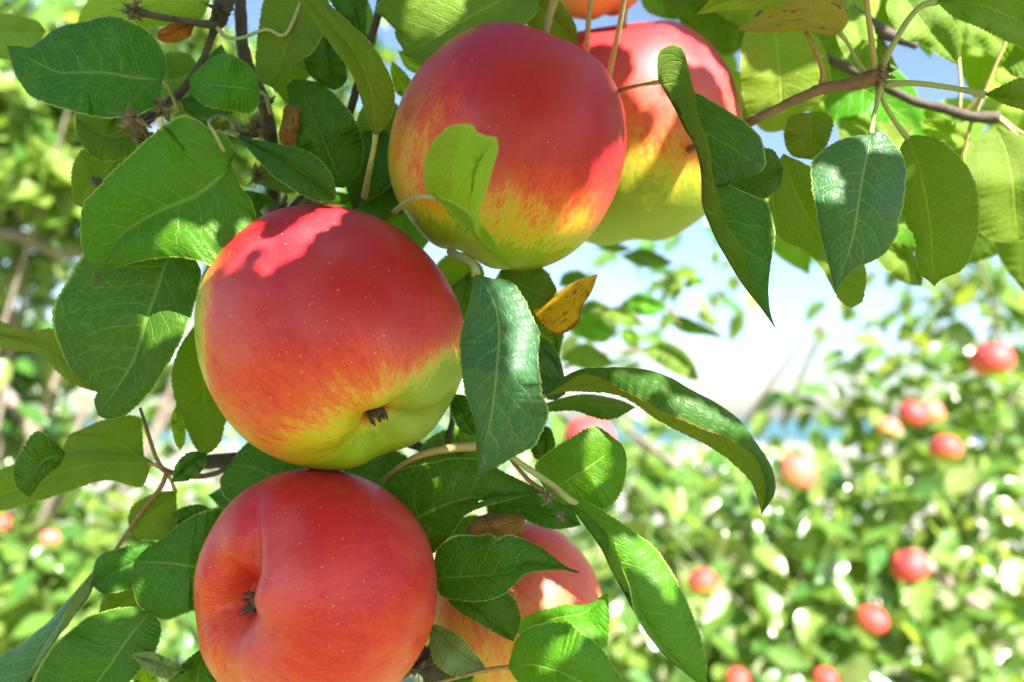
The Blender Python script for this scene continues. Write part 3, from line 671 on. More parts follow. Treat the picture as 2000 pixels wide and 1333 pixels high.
leaf(BR, 'grey', [(187, 1112), (180, 1154), (140, 1210), (98, 1270), (70, 1318), (30, 1385)], [(172, 1130), (142, 1166), (107, 1245), (64, 1311), (30, 1370)],
     [(160, 1140), (124, 1182), (70, 1234), (-5, 1290), (-40, 1350)], z=(-16, -10, -8), zl=(3, 7, 7, 2), zr=-8, bulge=1.5, wave=.5, label='blue-green leaf rolled along one side at the bottom left corner')
leaf(BR, 'dark', [(292, 1196), (250, 1250), (205, 1314), (150, 1395)], [(315, 1222), (306, 1268), (282, 1300), (250, 1338), (200, 1392)], [(250, 1186), (175, 1203), (140, 1231), (98, 1270), (64, 1332), (80, 1390)], z=(-6, 2, 2), zl=2, zr=-4)
leaf(BR, 'grey', [(254, 1278), (300, 1292), (358, 1308)], [(300, 1274), (345, 1296)], [(290, 1312), (330, 1324)], z=(4, 6, 2), **U)
leaf(BR, 'dark', [(400, 1262), (388, 1310), (372, 1390)], [(428, 1305), (446, 1365)], [(358, 1296), (326, 1335), (335, 1375)], z=(-6, 0, 0))
leaf(BR, 'lime', [(262, 1292), (285, 1320), (300, 1370)], [(295, 1300), (312, 1345)], [(255, 1320), (275, 1360)], z=(-4, -4, -4), **U)
leaf(BR, 'olive', [(384, 630), (396, 740), (402, 820), (400, 890)], [(432, 670), (447, 770), (440, 830), (426, 872)], [(352, 676), (336, 730), (340, 775), (360, 832), (382, 878)], z=(-28, -24, -26), zl=-2, zr=3, **U)
leaf(BR, 'olive', [(280, 1148), (235, 1180), (190, 1212)], [(275, 1195), (230, 1225)], [(250, 1145), (205, 1165)], z=(-40, -40, -40), **U)
# deep leaves behind the fruit that close the gaps
for i, (x, y, z, a, L) in enumerate([(560, 330, -40, 200, 150), (640, 420, -44, 30, 150), (720, 330, -40, 250, 170), (745, 240, -46, 100, 150), (480, 420, -40, 160, 150), (430, 560, -44, 250, 120), (900, 620, -50, 80, 180), (870, 900, -40, 200, 170),
                                     (740, 930, -48, 160, 170), (960, 860, -36, 20, 160), (1060, 640, -55, 300, 130), (930, 1060, -30, 20, 170), (870, 1190, -40, 290, 170), (350, 290, -34, 210, 150), (420, 160, -46, 80, 150),
                                     (560, 120, -50, 270, 170), (1010, 740, -46, 330, 140), (690, 60, -52, 70, 150), (330, 150, -60, 190, 140), (880, 30, -60, 20, 170), (1000, 985, -34, 40, 120), (1030, 1290, -20, 30, 150), (900, 1340, -24, 10, 160),
                                     (520, 480, -50, 30, 150), (760, 350, -56, 80, 170), (790, 430, -60, 110, 150), (735, 395, -52, 20, 140), (890, 560, -60, 250, 150), (850, 950, -52, 200, 160), (700, 900, -60, 10, 170), (640, 300, -60, 130, 150), (1010, 560, -62, 200, 140), (480, 980, -48, 170, 150)]):
    c, s = math.cos(R(a)), -math.sin(R(a)); wd = L * .30
    leaf(BR, ['dark', 'mid', 'dark', 'olive'][i % 4], [(x - c * L * .5, y - s * L * .5), (x + s * 8, y - c * 8), (x + c * L * .5, y + s * L * .5)],
         [(x - c * L * .28 + s * wd, y - s * L * .28 - c * wd), (x + c * L * .1 + s * wd, y + s * L * .1 - c * wd)],
         [(x - c * L * .28 - s * wd, y - s * L * .28 + c * wd), (x + c * L * .1 - s * wd, y + s * L * .1 + c * wd)], z=(z - 4, z + 3, z - 3), nT=50, nS=5, under=bool(i % 3 == 0))

# --- lower left shoot
stem(SH, 'twig', [(470, 905, -50), (400, 930, -30), (330, 922, -12), (308, 900, -10), (290, 850, -10), (274, 798, -14)], [7, 6, 6, 4, 4, 3], TWIG, 40, .12, 9)
stem(SH, 'twig', [(325, 926, -14), (312, 955, -18), (268, 1012, -26), (224, 1078, -32)], [5, 5, 5, 4], TWIG, 30, .12, 9)
leaf(SH, 'olive', [(296, 906), (200, 906), (100, 932), (-40, 982)], [(275, 952), (210, 938), (140, 958), (70, 981), (0, 998)], [(270, 888), (180, 878), (90, 890), (-10, 922)], z=(-14, -14, -16), zl=3, zr=-3, **U, stalk=[(310, 910, -12), (325, 923, -12)], smat=STALKRED)
leaf(SH, 'olive', [(282, 897), (220, 862), (134, 850)], [(240, 905), (170, 900), (125, 885)], [(278, 840), (276, 818), (250, 811), (210, 818), (165, 835)], z=(-20, -20, -24), **U, stalk=[(305, 910, -16), (322, 920, -14)], smat=STALKRED)
leaf(SH, 'dark', [(128, 884), (80, 906), (56, 972)], [(115, 908), (75, 944)], [(75, 842), (40, 880), (27, 910), (30, 945)], z=(-4, 2, 2), zl=-2, zr=3)
leaf(SH, 'dark', [(405, 884), (370, 906), (335, 942)], [(398, 915), (370, 938)], [(370, 883), (345, 904)], z=(0, 2, 0))
leaf(SH, 'rust', [(-50, 648), (50, 664), (115, 690), (190, 766)], [(-10, 628), (25, 636), (63, 645), (110, 645), (155, 690)], [(-5, 677), (45, 687), (80, 694), (122, 736), (160, 757)], z=(-10, -6, -8), **U)
leaf(SH, 'olive', [(345, 958), (300, 1000), (252, 1032)], [(342, 1040), (300, 1056), (265, 1050)], [(300, 964), (262, 985), (250, 1010)], z=(-24, -26, -30), **U, stalk=[(335, 940, -20), (326, 926, -14)])
leaf(SH, 'lime', [(352, 880), (348, 840), (345, 790)], [(340, 860), (335, 815)], [(362, 860), (358, 815)], z=(-16, -18, -20), **U)

# --- upper right twig
stem(TW, 'twig', [(1330, 300, -60), (1400, 268, -30), (1461, 241, 6), (1520, 212, 8), (1597, 177, 10), (1640, 168, 11), (1685, 160, 12), (1722, 146, 12)], [9, 8, 9, 8, 11, 10, 14, 16], TWIG, 60, .34, 12)
husk(TW, 'bud', 1722, 146, 14, 22, 77, TWIG, 10)
husk(TW, 'bud', 1738, 138, 12, 13, 78, HUSK, 8)
stem(TW, 'leaf_stalk', [(1709, 140, 12), (1702, 80, 18), (1692, 0, 24), (1688, -40, 26)], [8, 5, 5, 5], STALKTAN, 24, .05, 8)
leaf(TW, 'mid', [(1828, 2), (1900, 8), (1960, 26), (2050, 74)], [(1900, -45), (2000, -35)], [(1860, 32), (1920, 58), (1980, 88), (2035, 104)], z=(22, 26, 22), **U,
     stalk=[(1800, 12, 21), (1772, 42, 19), (1742, 92, 16), (1722, 130, 12)], sr=(7, 6))
leaf(TW, 'olive', [(1922, 185), (1970, 197), (2060, 230)], [(1955, 168), (2000, 150), (2045, 165)], [(1955, 202), (2000, 217), (2045, 240)], z=(24, 26, 24), **U,
     stalk=[(1877, 175, 20), (1790, 163, 16), (1728, 165, 12)], sr=(7, 6))
leaf(TW, 'grey', [(1702, 262), (1695, 300), (1685, 345), (1676, 400), (1668, 455), (1655, 500), (1631, 569)],
     [(1720, 252), (1741, 273), (1762, 301), (1771, 343), (1765, 402), (1755, 433), (1751, 461), (1720, 499), (1678, 520), (1650, 545)],
     [(1678, 266), (1632, 276), (1590, 308), (1583, 336), (1590, 395), (1604, 465), (1615, 496), (1627, 548)], z=(18, 30, 26), zl=-3, zr=-3, wave=.6, stalk=[(1704, 240, 16), (1712, 205, 14), (1718, 165, 12)], sr=(6, 5),
     label='grey-green leaf seen from above, hanging point down from the twig')
leaf(TW, 'olive', [(1772, 268), (1790, 315), (1800, 350), (1811, 402), (1818, 455), (1822, 520), (1825, 560)],
     [(1790, 264), (1832, 273), (1867, 301), (1898, 340), (1912, 378), (1914, 420), (1912, 454), (1898, 503), (1874, 531), (1839, 546)],
     [(1758, 290), (1752, 330), (1752, 380), (1765, 430), (1785, 470), (1787, 505), (1797, 537), (1813, 549)], z=(8, 8, 4), zl=3, zr=-3, **U, stalk=[(1748, 238, 10), (1726, 200, 12), (1718, 168, 12)], sr=(6, 5))
leaf(TW, 'olive', [(1530, 300), (1560, 390), (1610, 480), (1663, 602)], [(1600, 340), (1660, 430), (1690, 520), (1687, 585)], [(1508, 340), (1512, 420), (1520, 465), (1577, 494), (1605, 527), (1640, 587)], z=(-20, -16, -14), **U)
leaf(TW, 'olive', [(1580, 221), (1583, 260), (1585, 313)], [(1608, 219), (1629, 238), (1616, 280), (1600, 305)], [(1545, 226), (1530, 264), (1545, 304)], z=(-8, -8, -10), **U)
leaf(TW, 'olivebrown', [(1642, 64), (1590, 42), (1520, 38), (1439, 58)], [(1620, 70), (1560, 60), (1500, 64), (1465, 63)], [(1656, 42), (1652, 18), (1625, -2), (1560, -6), (1500, 14), (1465, 40)], z=(14, 20, 20), zl=3, zr=-5, **U,
     stalk=[(1656, 85, 12), (1672, 115, 12), (1690, 140, 12)], label='leaf turning yellow and brown')
leaf(TW, 'lime', [(1550, -8), (1470, 3), (1400, 8), (1357, 30)], [(1480, 14), (1410, 22)], [(1480, -18), (1400, -4)], z=(4, 8, 8), **U)
stem(TW, 'leaf_stalk', [(1604, 168, 10), (1607, 140, 12), (1590, 95, 13), (1573, 62, 14)], [6, 5, 4, 4], STALKRED, 24, .05, 8)
# big folded leaf beside the rear apple
leaf(TW, 'dark', [(1286, 160), (1296, 174), (1315, 210), (1337, 252), (1358, 290), (1369, 350), (1375, 406), (1392, 455), (1415, 496), (1450, 555), (1482, 597), (1517, 646)],
     [(1330, 176), (1360, 182), (1405, 206), (1443, 231), (1468, 252), (1489, 273), (1499, 311), (1492, 332), (1468, 341), (1433, 334), (1400, 324), (1402, 350), (1433, 364), (1468, 378), (1499, 395), (1510, 430), (1515, 478), (1503, 531), (1501, 573), (1506, 615)],
     [(1283, 130), (1288, 100), (1315, 87), (1335, 97), (1348, 150), (1360, 192), (1370, 245), (1385, 290), (1395, 350), (1407, 402), (1423, 444), (1450, 485), (1458, 524), (1485, 583)],
     z=(6, 18, 22), zl=(0, -6, -6, 0), zr=(6, 8, 7, 2), bulge=1.4, wave=.3, serr=.3, stalk=[(1250, 166, -4), (1196, 183, -18), (1150, 210, -40)], sr=(5, 5), smat=STALKTAN,
     label='folded leaf with an eaten notch hanging beside the rear apple')
leaf(TW, 'dark', [(1415, 350), (1470, 348), (1531, 330)], [(1470, 296), (1508, 292)], [(1450, 390), (1495, 388), (1522, 366)], z=(-14, -8, -8))
# fruit stalks that come down from above the frame
stem(TW, 'fruit_stalk', [(1162, -50, -20), (1154, 0, -22), (1148, 60, -26), (1146, 110, -34)], [7, 6, 6, 6], STALKTAN, 24, .06, 8)
stem(TW, 'fruit_stalk', [(1228, -50, -14), (1219, 0, -18), (1206, 70, -26), (1188, 152, -40)], [6, 6, 6, 7], STALKTAN, 24, .06, 8)

# --- soft bough behind
stem(BB, 'branch', [(1480, 30, -90), (1559, 84, -84), (1620, 118, -80), (1690, 148, -78), (1745, 178, -74), (1790, 200, -72), (1842, 212, -70), (1895, 228, -68), (1950, 230, -66)], [15, 14, 13, 12, 11, 11, 12, 13, 16], BARK, 60, .2, 12)
stem(BB, 'branch', [(1660, 20, -90), (1720, 60, -90), (1790, 90, -92)], [14, 18, 10], BARK, 24, .2, 10)
for pts in ([(1948, 230, -66), (2000, 275, -62), (2060, 310, -60)], [(1948, 226, -66), (2000, 262, -64), (2060, 270, -64)], [(1905, 225, -68), (1935, 150, -64), (1982, 42, -60)], [(1874, 215, -70), (1876, 160, -70), (1872, 110, -72)],
            [(1880, 225, -70), (1912, 190, -66), (1925, 180, -64)], [(1900, 230, -68), (1880, 300, -72), (1860, 330, -76)]):
    stem(BB, 'leaf_stalk', pts, [5, 4, 4], STALKTAN, 16, .05, 7)
for mat, mid, l, r, z in [
    ('lime', [(1512, 50), (1520, 120), (1527, 200), (1530, 255)], [(1590, 68), (1622, 130), (1616, 185), (1570, 222)], [(1460, 58), (1447, 110), (1448, 170), (1460, 222), (1495, 258)], -66),
    ('bright', [(1694, 155), (1680, 90), (1660, 10)], [(1650, 110), (1630, 50)], [(1712, 90), (1700, 40)], -60),
    ('mid', [(1755, -20), (1800, 40), (1840, 85), (1869, 127)], [(1830, -10), (1866, 50), (1876, 98)], [(1730, 15), (1760, 72), (1800, 86), (1835, 109)], -44),
    ('mid', [(2060, 55), (2000, 110), (1955, 128)], [(2040, 150), (1985, 152)], [(2010, 70), (1965, 95)], -70),
    ('olive', [(1945, 245), (1972, 320), (1990, 470)], [(2040, 290), (2070, 380), (2040, 450)], [(1900, 270), (1882, 310), (1880, 380), (1900, 440), (1945, 472)], -62),
    ('lime', [(1795, 236), (1850, 258), (1905, 282)], [(1840, 232), (1885, 250)], [(1810, 268), (1860, 290)], -80),
    ('mid', [(1440, -30), (1400, 40), (1370, 110)], [(1455, 30), (1420, 95)], [(1390, -10), (1360, 60)], -110),
    ('olive', [(1330, -40), (1350, 20), (1400, 75)], [(1390, -20), (1420, 40)], [(1300, -10), (1340, 55)], -120),
    ('lime', [(1420, 130), (1450, 190), (1440, 260)], [(1480, 160), (1475, 230)], [(1400, 170), (1410, 230)], -120),
    ('olive', [(1560, 330), (1535, 400), (1540, 480)], [(1600, 380), (1585, 450)], [(1510, 360), (1500, 440)], -90),
    ('lime', [(1480, 330), (1500, 390), (1545, 450)], [(1530, 350), (1555, 410)], [(1470, 380), (1510, 440)], -100),
    ('bright', [(1640, 230), (1690, 250), (1730, 300)], [(1690, 225), (1735, 260)], [(1640, 270), (1690, 300)], -90),
    ('olive', [(1720, 470), (1770, 510), (1800, 560)], [(1770, 480), (1800, 520)], [(1715, 510), (1760, 550)], -80),
    ('lime', [(1960, 460), (1940, 400), (1980, 340)], [(1920, 430), (1930, 370)], [(1990, 440), (1995, 380)], -110),
    ('bright', [(1900, -20), (1930, 60), (1990, 120)], [(1970, 10), (2000, 70)], [(1890, 50), (1940, 110)], -100),
    ('mid', [(1560, -30), (1600, 30), (1660, 60)], [(1620, -20), (1660, 20)], [(1560, 30), (1610, 70)], -110),
    ('olive', [(1740, -30), (1720, 40), (1660, 90)], [(1750, 40), (1700, 90)], [(1690, -20), (1660, 40)], -120),
    ('lime', [(1590, 130), (1630, 190), (1700, 220)], [(1650, 140), (1700, 180)], [(1590, 190), (1640, 230)], -130),
    ('mid', [(1250, -30), (1300, 10), (1370, 20)], [(1300, -30), (1350, -10)], [(1260, 20), (1320, 40)], -125),
]:
    leaf(BB, mat, mid, l, r, z=(z, z + 4, z - 2), nT=54, nS=5, **U)
cnt = 0
while cnt < 40:
    x, y = random.uniform(1340, 2040), random.uniform(-40, 470)
    if 1735 < x < 1900 and 70 < y < 240: continue
    if y > 380 and x < 1480: continue
    z = random.uniform(-230, -95); L = 330 * .2717 / (D0 - z / 1000) * random.uniform(.8, 1.15); a = R(random.choice([250, 290, 310, 230, 200, 340]) + random.uniform(-20, 20))
    c, s_ = math.cos(a), -math.sin(a); wd = L * random.uniform(.16, .30); cnt += 1
    leaf(BB, random.choice(['lime', 'bright', 'olive', 'mid', 'lime']), [(x - c * L * .5, y - s_ * L * .5), (x + s_ * L * .05, y - c * L * .05), (x + c * L * .5, y + s_ * L * .5)],
         [(x - c * L * .28 + s_ * wd, y - s_ * L * .28 - c * wd), (x + c * L * .12 + s_ * wd, y + s_ * L * .12 - c * wd)],
         [(x - c * L * .28 - s_ * wd, y - s_ * L * .28 + c * wd), (x + c * L * .12 - s_ * wd, y + s_ * L * .12 + c * wd)], z=(z - 8, z + 6, z - 6), nT=36, nS=4, under=random.random() < .7)

# ------------------------------------------------------------------ unseen leaves added overhead to shade the fruit, gaps left for sun patches
sys_poly = []
LIT = [
 [(668, 398), (655, 428), (590, 482), (522, 532), (503, 520), (540, 465), (600, 425), (640, 402)],
 [(1213, 278), (1228, 300), (1222, 370), (1192, 445), (1150, 485), (1100, 510), (1055, 497), (1100, 450), (1140, 390), (1170, 320)],
 [(1150, 50), (1215, 36), (1300, 46), (1370, 86), (1425, 150), (1442, 220), (1425, 222), (1408, 170), (1380, 128), (1345, 128), (1300, 145), (1280, 160), (1240, 140), (1235, 95), (1190, 85), (1160, 90)],
 [(1225, 160), (1280, 165), (1300, 210), (1320, 250), (1240, 170)],
 [(1325, 335), (1362, 330), (1372, 390), (1340, 415), (1318, 390)],
 [(965, 553), (1000, 556), (1035, 612), (1052, 680), (1042, 722), (1010, 690), (990, 600)],
 [(1003, 712), (1052, 757), (1054, 778), (1018, 762)],
 [(1140, 868), (1175, 846), (1187, 900), (1182, 940), (1150, 947)],
 [(1200, 1052), (1250, 1050), (1290, 1080), (1325, 1140), (1312, 1168), (1250, 1112), (1215, 1090)],
 [(1060, 1195), (1110, 1180), (1180, 1185), (1190, 1240), (1150, 1225), (1100, 1205)],
 [(1087, 1248), (1135, 1240), (1105, 1287), (1058, 1302)],
 [(1062, 1145), (1100, 1148), (1118, 1182), (1066, 1188)], [(1138, 1168), (1172, 1158), (1176, 1180), (1142, 1182)],
 [(1583, 338), (1610, 325), (1622, 345), (1637, 350), (1640, 388), (1600, 392)], [(1712, 253), (1742, 273), (1755, 295), (1698, 290)],
 [(288, 590), (320, 575), (384, 568), (372, 650), (345, 640), (300, 662), (283, 640)],
 [(462, 438), (506, 436), (504, 482), (468, 505)],
 [(1195, 728), (1300, 738), (1300, 762), (1220, 757)], [(1310, 768), (1390, 798), (1425, 832), (1380, 838), (1320, 802)],
 [(805, -10), (905, -10), (905, 32), (840, 48), (795, 30)],
 [(225, 1150), (270, 1150), (260, 1200), (215, 1200)],
 [(340, 780), (362, 780), (360, 870), (342, 870)],
]
def inside(px, py, poly):
    c = np.zeros(px.shape, bool); n = len(poly); j = n - 1
    for i in range(n):
        xi, yi = poly[i]; xj, yj = poly[j]
        k = ((yi > py) != (yj > py)) & (px < (xj - xi) * (py - yi) / (yj - yi + 1e-12) + xi)
        c ^= k; j = i
    return c

bpy.context.view_layer.update()
BV, BF, off = [], [], 0
for o in FG:
    me = o.data; n = len(me.vertices); co = np.empty(n * 3); me.vertices.foreach_get('co', co); co = co.reshape(-1, 3)
    M = np.array(o.matrix_world); co = co @ M[:3, :3].T + M[:3, 3]
    BV.append(co); BF += [tuple(i + off for i in p.vertices) for p in me.polygons]; off += n
BVv = np.vstack(BV)
bvh = BVHTree.FromPolygons(BVv.tolist(), BF)
camv = Vector((0, 0, CAMZ))
gx, gy = np.meshgrid(np.arange(4, 1998, 8.0), np.arange(-30, 1345, 8.0)); gx = gx.ravel(); gy = gy.ravel()
litm = np.zeros(gx.shape, bool)
for p in LIT: litm |= inside(gx, gy, p)
ctr = PD(gx, gy, np.ones_like(gx)) - cO
e_a = Vector((1, 0, 0)); e_b = SUN.cross(e_a).normalized(); e_a = e_b.cross(SUN).normalized()
A2 = np.array([e_a, e_b])
lit2, sh2, shp = [], [], []
for k in range(len(gx)):
    d = Vector(ctr[k]).normalized()
    h = bvh.ray_cast(camv, d, .6)
    if h[0] is None: continue
    pt = h[0]; q = A2 @ np.array(pt)
    if litm[k]: lit2.append(q)
    else:
        x, y = gx[k], gy[k]
        if 825 < x < 1005 and 238 < y < 526 and pt.y < D0 - .030: continue
        if x > 1545 and not inside(np.array([x]), np.array([y]), [(1575, 240), (1775, 240), (1775, 575), (1620, 575)])[0]: continue
        if x > 1440 and y < 300: continue
        if pt.y > D0 + .055 and not (1140 < x < 1445 and y < 490): continue
        sh2.append(q); shp.append(np.array(pt))
lit2 = np.array(lit2); sh2 = np.array(sh2); shp = np.array(shp)
cov = np.zeros(len(sh2), bool)
LEAFQ = np.array([(0, 0), (.18, .30), (.45, .42), (.75, .27), (1, 0), (.75, -.27), (.45, -.42), (.18, -.30)]) - [.5, 0]
def leaf_in(q, c, L, a):
    d = q - c; x = (d[:, 0] * math.cos(a) + d[:, 1] * math.sin(a)) / L; y = (-d[:, 0] * math.sin(a) + d[:, 1] * math.cos(a)) / L
    lim = .44 * np.sqrt(np.clip(1 - (2 * x) ** 2, 0, 1)); return (np.abs(x) < .5) & (np.abs(y) < lim)
shade_canopy = []
Sn = np.array(SUN)
for Lsz, tries in ((.075, 8), (.055, 12), (.036, 16), (.022, 20), (.013, 24), (.008, 24)):
    for k in rng.permutation(len(sh2)):
        if cov[k]: continue
        for _ in range(tries):
            L = Lsz * (.8 + .4 * rng.random()); a = rng.random() * 6.283
            c = sh2[k] + (rng.random(2) - .5) * L * .6
            if len(lit2) and leaf_in(lit2, c, L * 1.06, a).any(): continue
            hit = leaf_in(sh2, c, L, a)
            if not hit[k]: continue
            s = rng.uniform(.245, .40)
            cen = shp[k] + A2.T @ (c - sh2[k]) + Sn * s
            x, y, d = proj(cen); rp = L * .62 / max(d, .01) * FPX
            if d > .012 and (x > -rp and x < 2000 + rp and y > -rp * 1.1 and y < 1340 + rp): continue
            if np.linalg.norm(cen - cO) < .07: continue
            shade_canopy.append((cen, L, a)); cov |= hit; break
geos = []
nu = 9
for cen, L, a in shade_canopy:
    ea, eb = np.array(e_a), np.array(e_b)
    u = ea * math.cos(a) + eb * math.sin(a); v = -ea * math.sin(a) + eb * math.cos(a)
    tl = rng.normal(0, .22, 2); cup = rng.uniform(.05, .16)
    V = []; UVs = []
    for i in range(nu):
        t = i / (nu - 1); hw = .44 * math.sqrt(max(0, 1 - (2 * t - 1) ** 2)) * (1.05 - .18 * t)
        for sgn in (-1, -.5, 0, .5, 1):
            p = cen + u * (t - .5) * L + v * hw * sgn * L + Sn * L * (tl[0] * (t - .5) + tl[1] * hw * sgn + cup * (abs(sgn) * hw) * 1.2 - .12 * (2 * t - 1) ** 2)
            V.append(p); UVs.append((t, .5 + .5 * sgn))
    F = [(i * 5 + j, (i + 1) * 5 + j, (i + 1) * 5 + j + 1, i * 5 + j + 1) for i in range(nu - 1) for j in range(4)]
    geos.append((np.array(V), F, np.array(UVs)))
if geos:
    v, f, u = join(geos)
    o = link('overhead_shade_foliage', mesh('overhead_shade_foliage', v, f, u), LM['mid'], BR); o['kind'] = 'stuff'  # out of view, laid out to cast the shade around the sunlit patches
    print('canopy leaves', len(shade_canopy), 'uncovered', int((~cov).sum()), 'of', len(cov), 'lit', len(lit2))
    # boughs that carry them
    cs = np.array([c[0] for c in shade_canopy]); bg = []
    for k in range(900):
        if len(bg) >= 14: break
        a = rng.integers(len(cs)); near = np.argsort(np.linalg.norm(cs - cs[a], axis=1))[[int(rng.integers(3, 9)), int(rng.integers(10, 24))]]
        p = np.vstack([cs[a], cs[near[0]], cs[near[1]]]) + Sn * .012
        path = spline(p, 30); q2 = path @ A2.T
        if ((lit2[:, None] - q2[None]) ** 2).sum(-1).min() < .004 ** 2: continue
        x, y, d = proj(path)
        if ((d > 0) & (x > -80) & (x < 2080) & (y > -80) & (y < 1420)).any(): continue
        bg.append(tube_geo(path, [.0009, .0014, .0018], 6, .2))
    if bg:
        v, f, u = join(bg); link('overhead_twigs', mesh('overhead_twigs', v, f, u), BARK, BR)['kind'] = 'stuff'

# ------------------------------------------------------------------ middle distance: loose sprays of leaves
def small_leaf_mesh(name, seed, n=9):
    g = np.random.default_rng(seed); V, UVs = [], []
    bend = g.uniform(-.25, .1); cup = g.uniform(.1, .35); tw = g.uniform(-.3, .3); wdt = g.uniform(.20, .29)
    for i in range(n):
        t = i / (n - 1); hw = wdt * (math.sin(math.pi * min(1, t * 1.02 + .02) ** .85) ** .8 if 0 < t < 1 else 0)
        for s in (-1, -.55, 0, .55, 1):
            V.append((t, hw * s, bend * t * t + cup * hw * abs(s) ** 1.6 + tw * hw * s * t + .022 * math.sin(t * 13 + seed + s * 2.5) * abs(s) + .012 * math.sin(t * 23 + seed * 2))); UVs.append((t, .5 + .5 * s))
    F = [(i * 5 + j, (i + 1) * 5 + j, (i + 1) * 5 + j + 1, i * 5 + j + 1) for i in range(n - 1) for j in range(4)]
    return np.array(V), F, np.array(UVs)

def far_leaf_mat(name, top, under, trans, tf, rough=.34):
    m = NT(name); geo = m.n('NewGeometry'); oi = m.n('ObjectInfo'); tc = m.n('TexCoord')
    n1 = m.noise(geo.outputs['Position'], 14, 2); rv = m.math('MULTIPLY_ADD', n1.outputs[0], .8, .6)
    sep = m.n('SeparateXYZ'); m.set(sep, 0, tc.outputs['UV'])
    sa = m.math('ABSOLUTE', m.math('MULTIPLY_ADD', sep.outputs[1], 2.0, -1.0))
    rib = m.math('SUBTRACT', 1.0, m.sm(sa, .03, .10))
    hs = m.n('HueSaturation'); m.set(hs, 'Color', m.mix(geo.outputs['Backfacing'], top, under)); m.set(hs, 'Value', rv)
    col = m.mix(m.math('MULTIPLY', rib, .4), hs.outputs[0], (.25, .32, .10))
    p = m.principled(Base_Color=col, Roughness=m.math('MULTIPLY_ADD', geo.outputs['Backfacing'], .25, rough)); p.inputs['Specular IOR Level'].default_value = .75
    tr = m.n('BsdfTranslucent'); m.set(tr, 'Color', trans)
    mx = m.n('MixShader'); mx.inputs[0].default_value = tf
    m.t.links.new(p.outputs[0], mx.inputs[1]); m.t.links.new(tr.outputs[0], mx.inputs[2])
    return m.done(mx)
FM = [far_leaf_mat('far_leaf_green', (.078, .165, .028), (.20, .27, .08), (.32, .48, .04), .38, .27),
      far_leaf_mat('far_leaf_lime', (.155, .235, .045), (.27, .33, .11), (.46, .58, .06), .42, .29),
      far_leaf_mat('far_leaf_dark', (.040, .120, .020), (.13, .20, .05), (.20, .38, .01), .30, .22)]
FLV = []
for k in range(9):
    v, f, u = small_leaf_mesh('leaf', 300 + k); me = mesh('leaf', v, f, u); me.materials.append(FM[(0, 1, 0, 1, 2, 0, 1, 0, 2)[k]]); FLV.append((me, v, f, u))

def leaf_frame(d, nrm, L, p):
    d = d / np.linalg.norm(d); b = np.cross(nrm, d); b /= np.linalg.norm(b) + 1e-9; n = np.cross(d, b)
    return np.array([[d[0] * L, b[0] * L, n[0] * L, p[0]], [d[1] * L, b[1] * L, n[1] * L, p[1]], [d[2] * L, b[2] * L, n[2] * L, p[2]], [0, 0, 0, 1]])

def rand_leaf(p, L, droop=.6, outw=None):
    a = rng.random() * 6.283; d = np.array([math.cos(a), math.sin(a), -droop + rng.normal(0, .45)])
    if outw is not None: d[:2] += outw[:2] * .5
    n = np.array([rng.normal(.1, .55), rng.normal(0, .6) - .5, .9])
    return leaf_frame(d, n, L, p)

def place_leaves(root, mats, big=300):
    """mats: list of (matrix, variant); the ones that show largest become parts, the rest one mass"""
    sc_ = []
    for M, k in mats:
        x, y, d = proj(M[:3, 3] + M[:3, 0] * .5); vis = (-40 < x < 2040) and (-40 < y < 1370) and d > .05
        sc_.append((np.linalg.norm(M[:3, 0]) / max(d, .05)) * (1 if vis else .01))
    order = np.argsort(-np.array(sc_)); inv = parent_world(root).inverted()
    for i in order[:big]:
        M, k = mats[i]; o = bpy.data.objects.new('leaf', FLV[k][0]); COL.objects.link(o); o.parent = root
        o.matrix_local = inv @ Matrix(M.tolist())
    rest = order[big:]
    if len(rest):
        for mi, nm in ((0, None), (1, None), (2, None)):
            gs = []
            for i in rest:
                M, k = mats[i]
                if FLV[k][0].materials[0] is not FM[mi]: continue
                v = FLV[k][1] @ M[:3, :3].T + M[:3, 3]; gs.append((v, FLV[k][2], FLV[k][3]))
            if gs:
                yield_geo.setdefault(root.name, []).append((mi, join(gs)))

yield_geo = {}
def flush(root):
    """one object for the mass of further leaves, three leaf tones as slots"""
    L = yield_geo.pop(root.name, [])
    if not L: return
    V, F, UVs, mi_, off = [], [], [], [], 0
    for mi, (v, f, u) in L:
        V.append(v); UVs.append(u); F += [tuple(i + off for i in q) for q in f]; mi_ += [mi] * len(f); off += len(v)
    me = mesh('foliage', np.vstack(V), F, np.vstack(UVs))
    for m in FM: me.materials.append(m)
    me.polygons.foreach_set('material_index', mi_)
    o = link('foliage', me, None, root); o['kind'] = 'stuff'

def run(gen):
    for _ in gen or (): pass

# hand-placed leaves of a small spray behind the cluster
SP = thing('leafy_spray', PD(1240, 560, .62), 'blurred spray of leaves against the sky below the rear apple', 'twig')
def tubew(root, name, pts, rad, mat, n=30, sides=8, knob=.12):
    v, f, u = tube_geo(spline(np.array(pts), n), rad, sides, knob); return link(name, mesh(name, v, f, u), mat, root)
def leaf_px(root, mat, mid, l, r, d, under=False):
    z = (D0 - d) * 1000
    v, f, u = leaf_geo(mid, l, r, z=(z, z + 4, z), zl=3, zr=3, under=under, nT=30, nS=3, bulge=1.5, serr=.6, wave=2, quilt=.2, seed=int(mid[0][0]))
    return link('leaf', mesh('leaf', v, f, u), LM[mat], root)
tubew(SP, 'twig', PD(np.array([1090, 1150, 1215, 1300, 1330]), np.array([640, 620, 600, 600, 640]), np.full(5, .62)), [.0016, .0012, .001, .0007], TWIG)
tubew(SP, 'twig', PD(np.array([1100, 1180, 1250]), np.array([720, 690, 682]), np.full(3, .6)), [.0016, .0012, .001], TWIG)
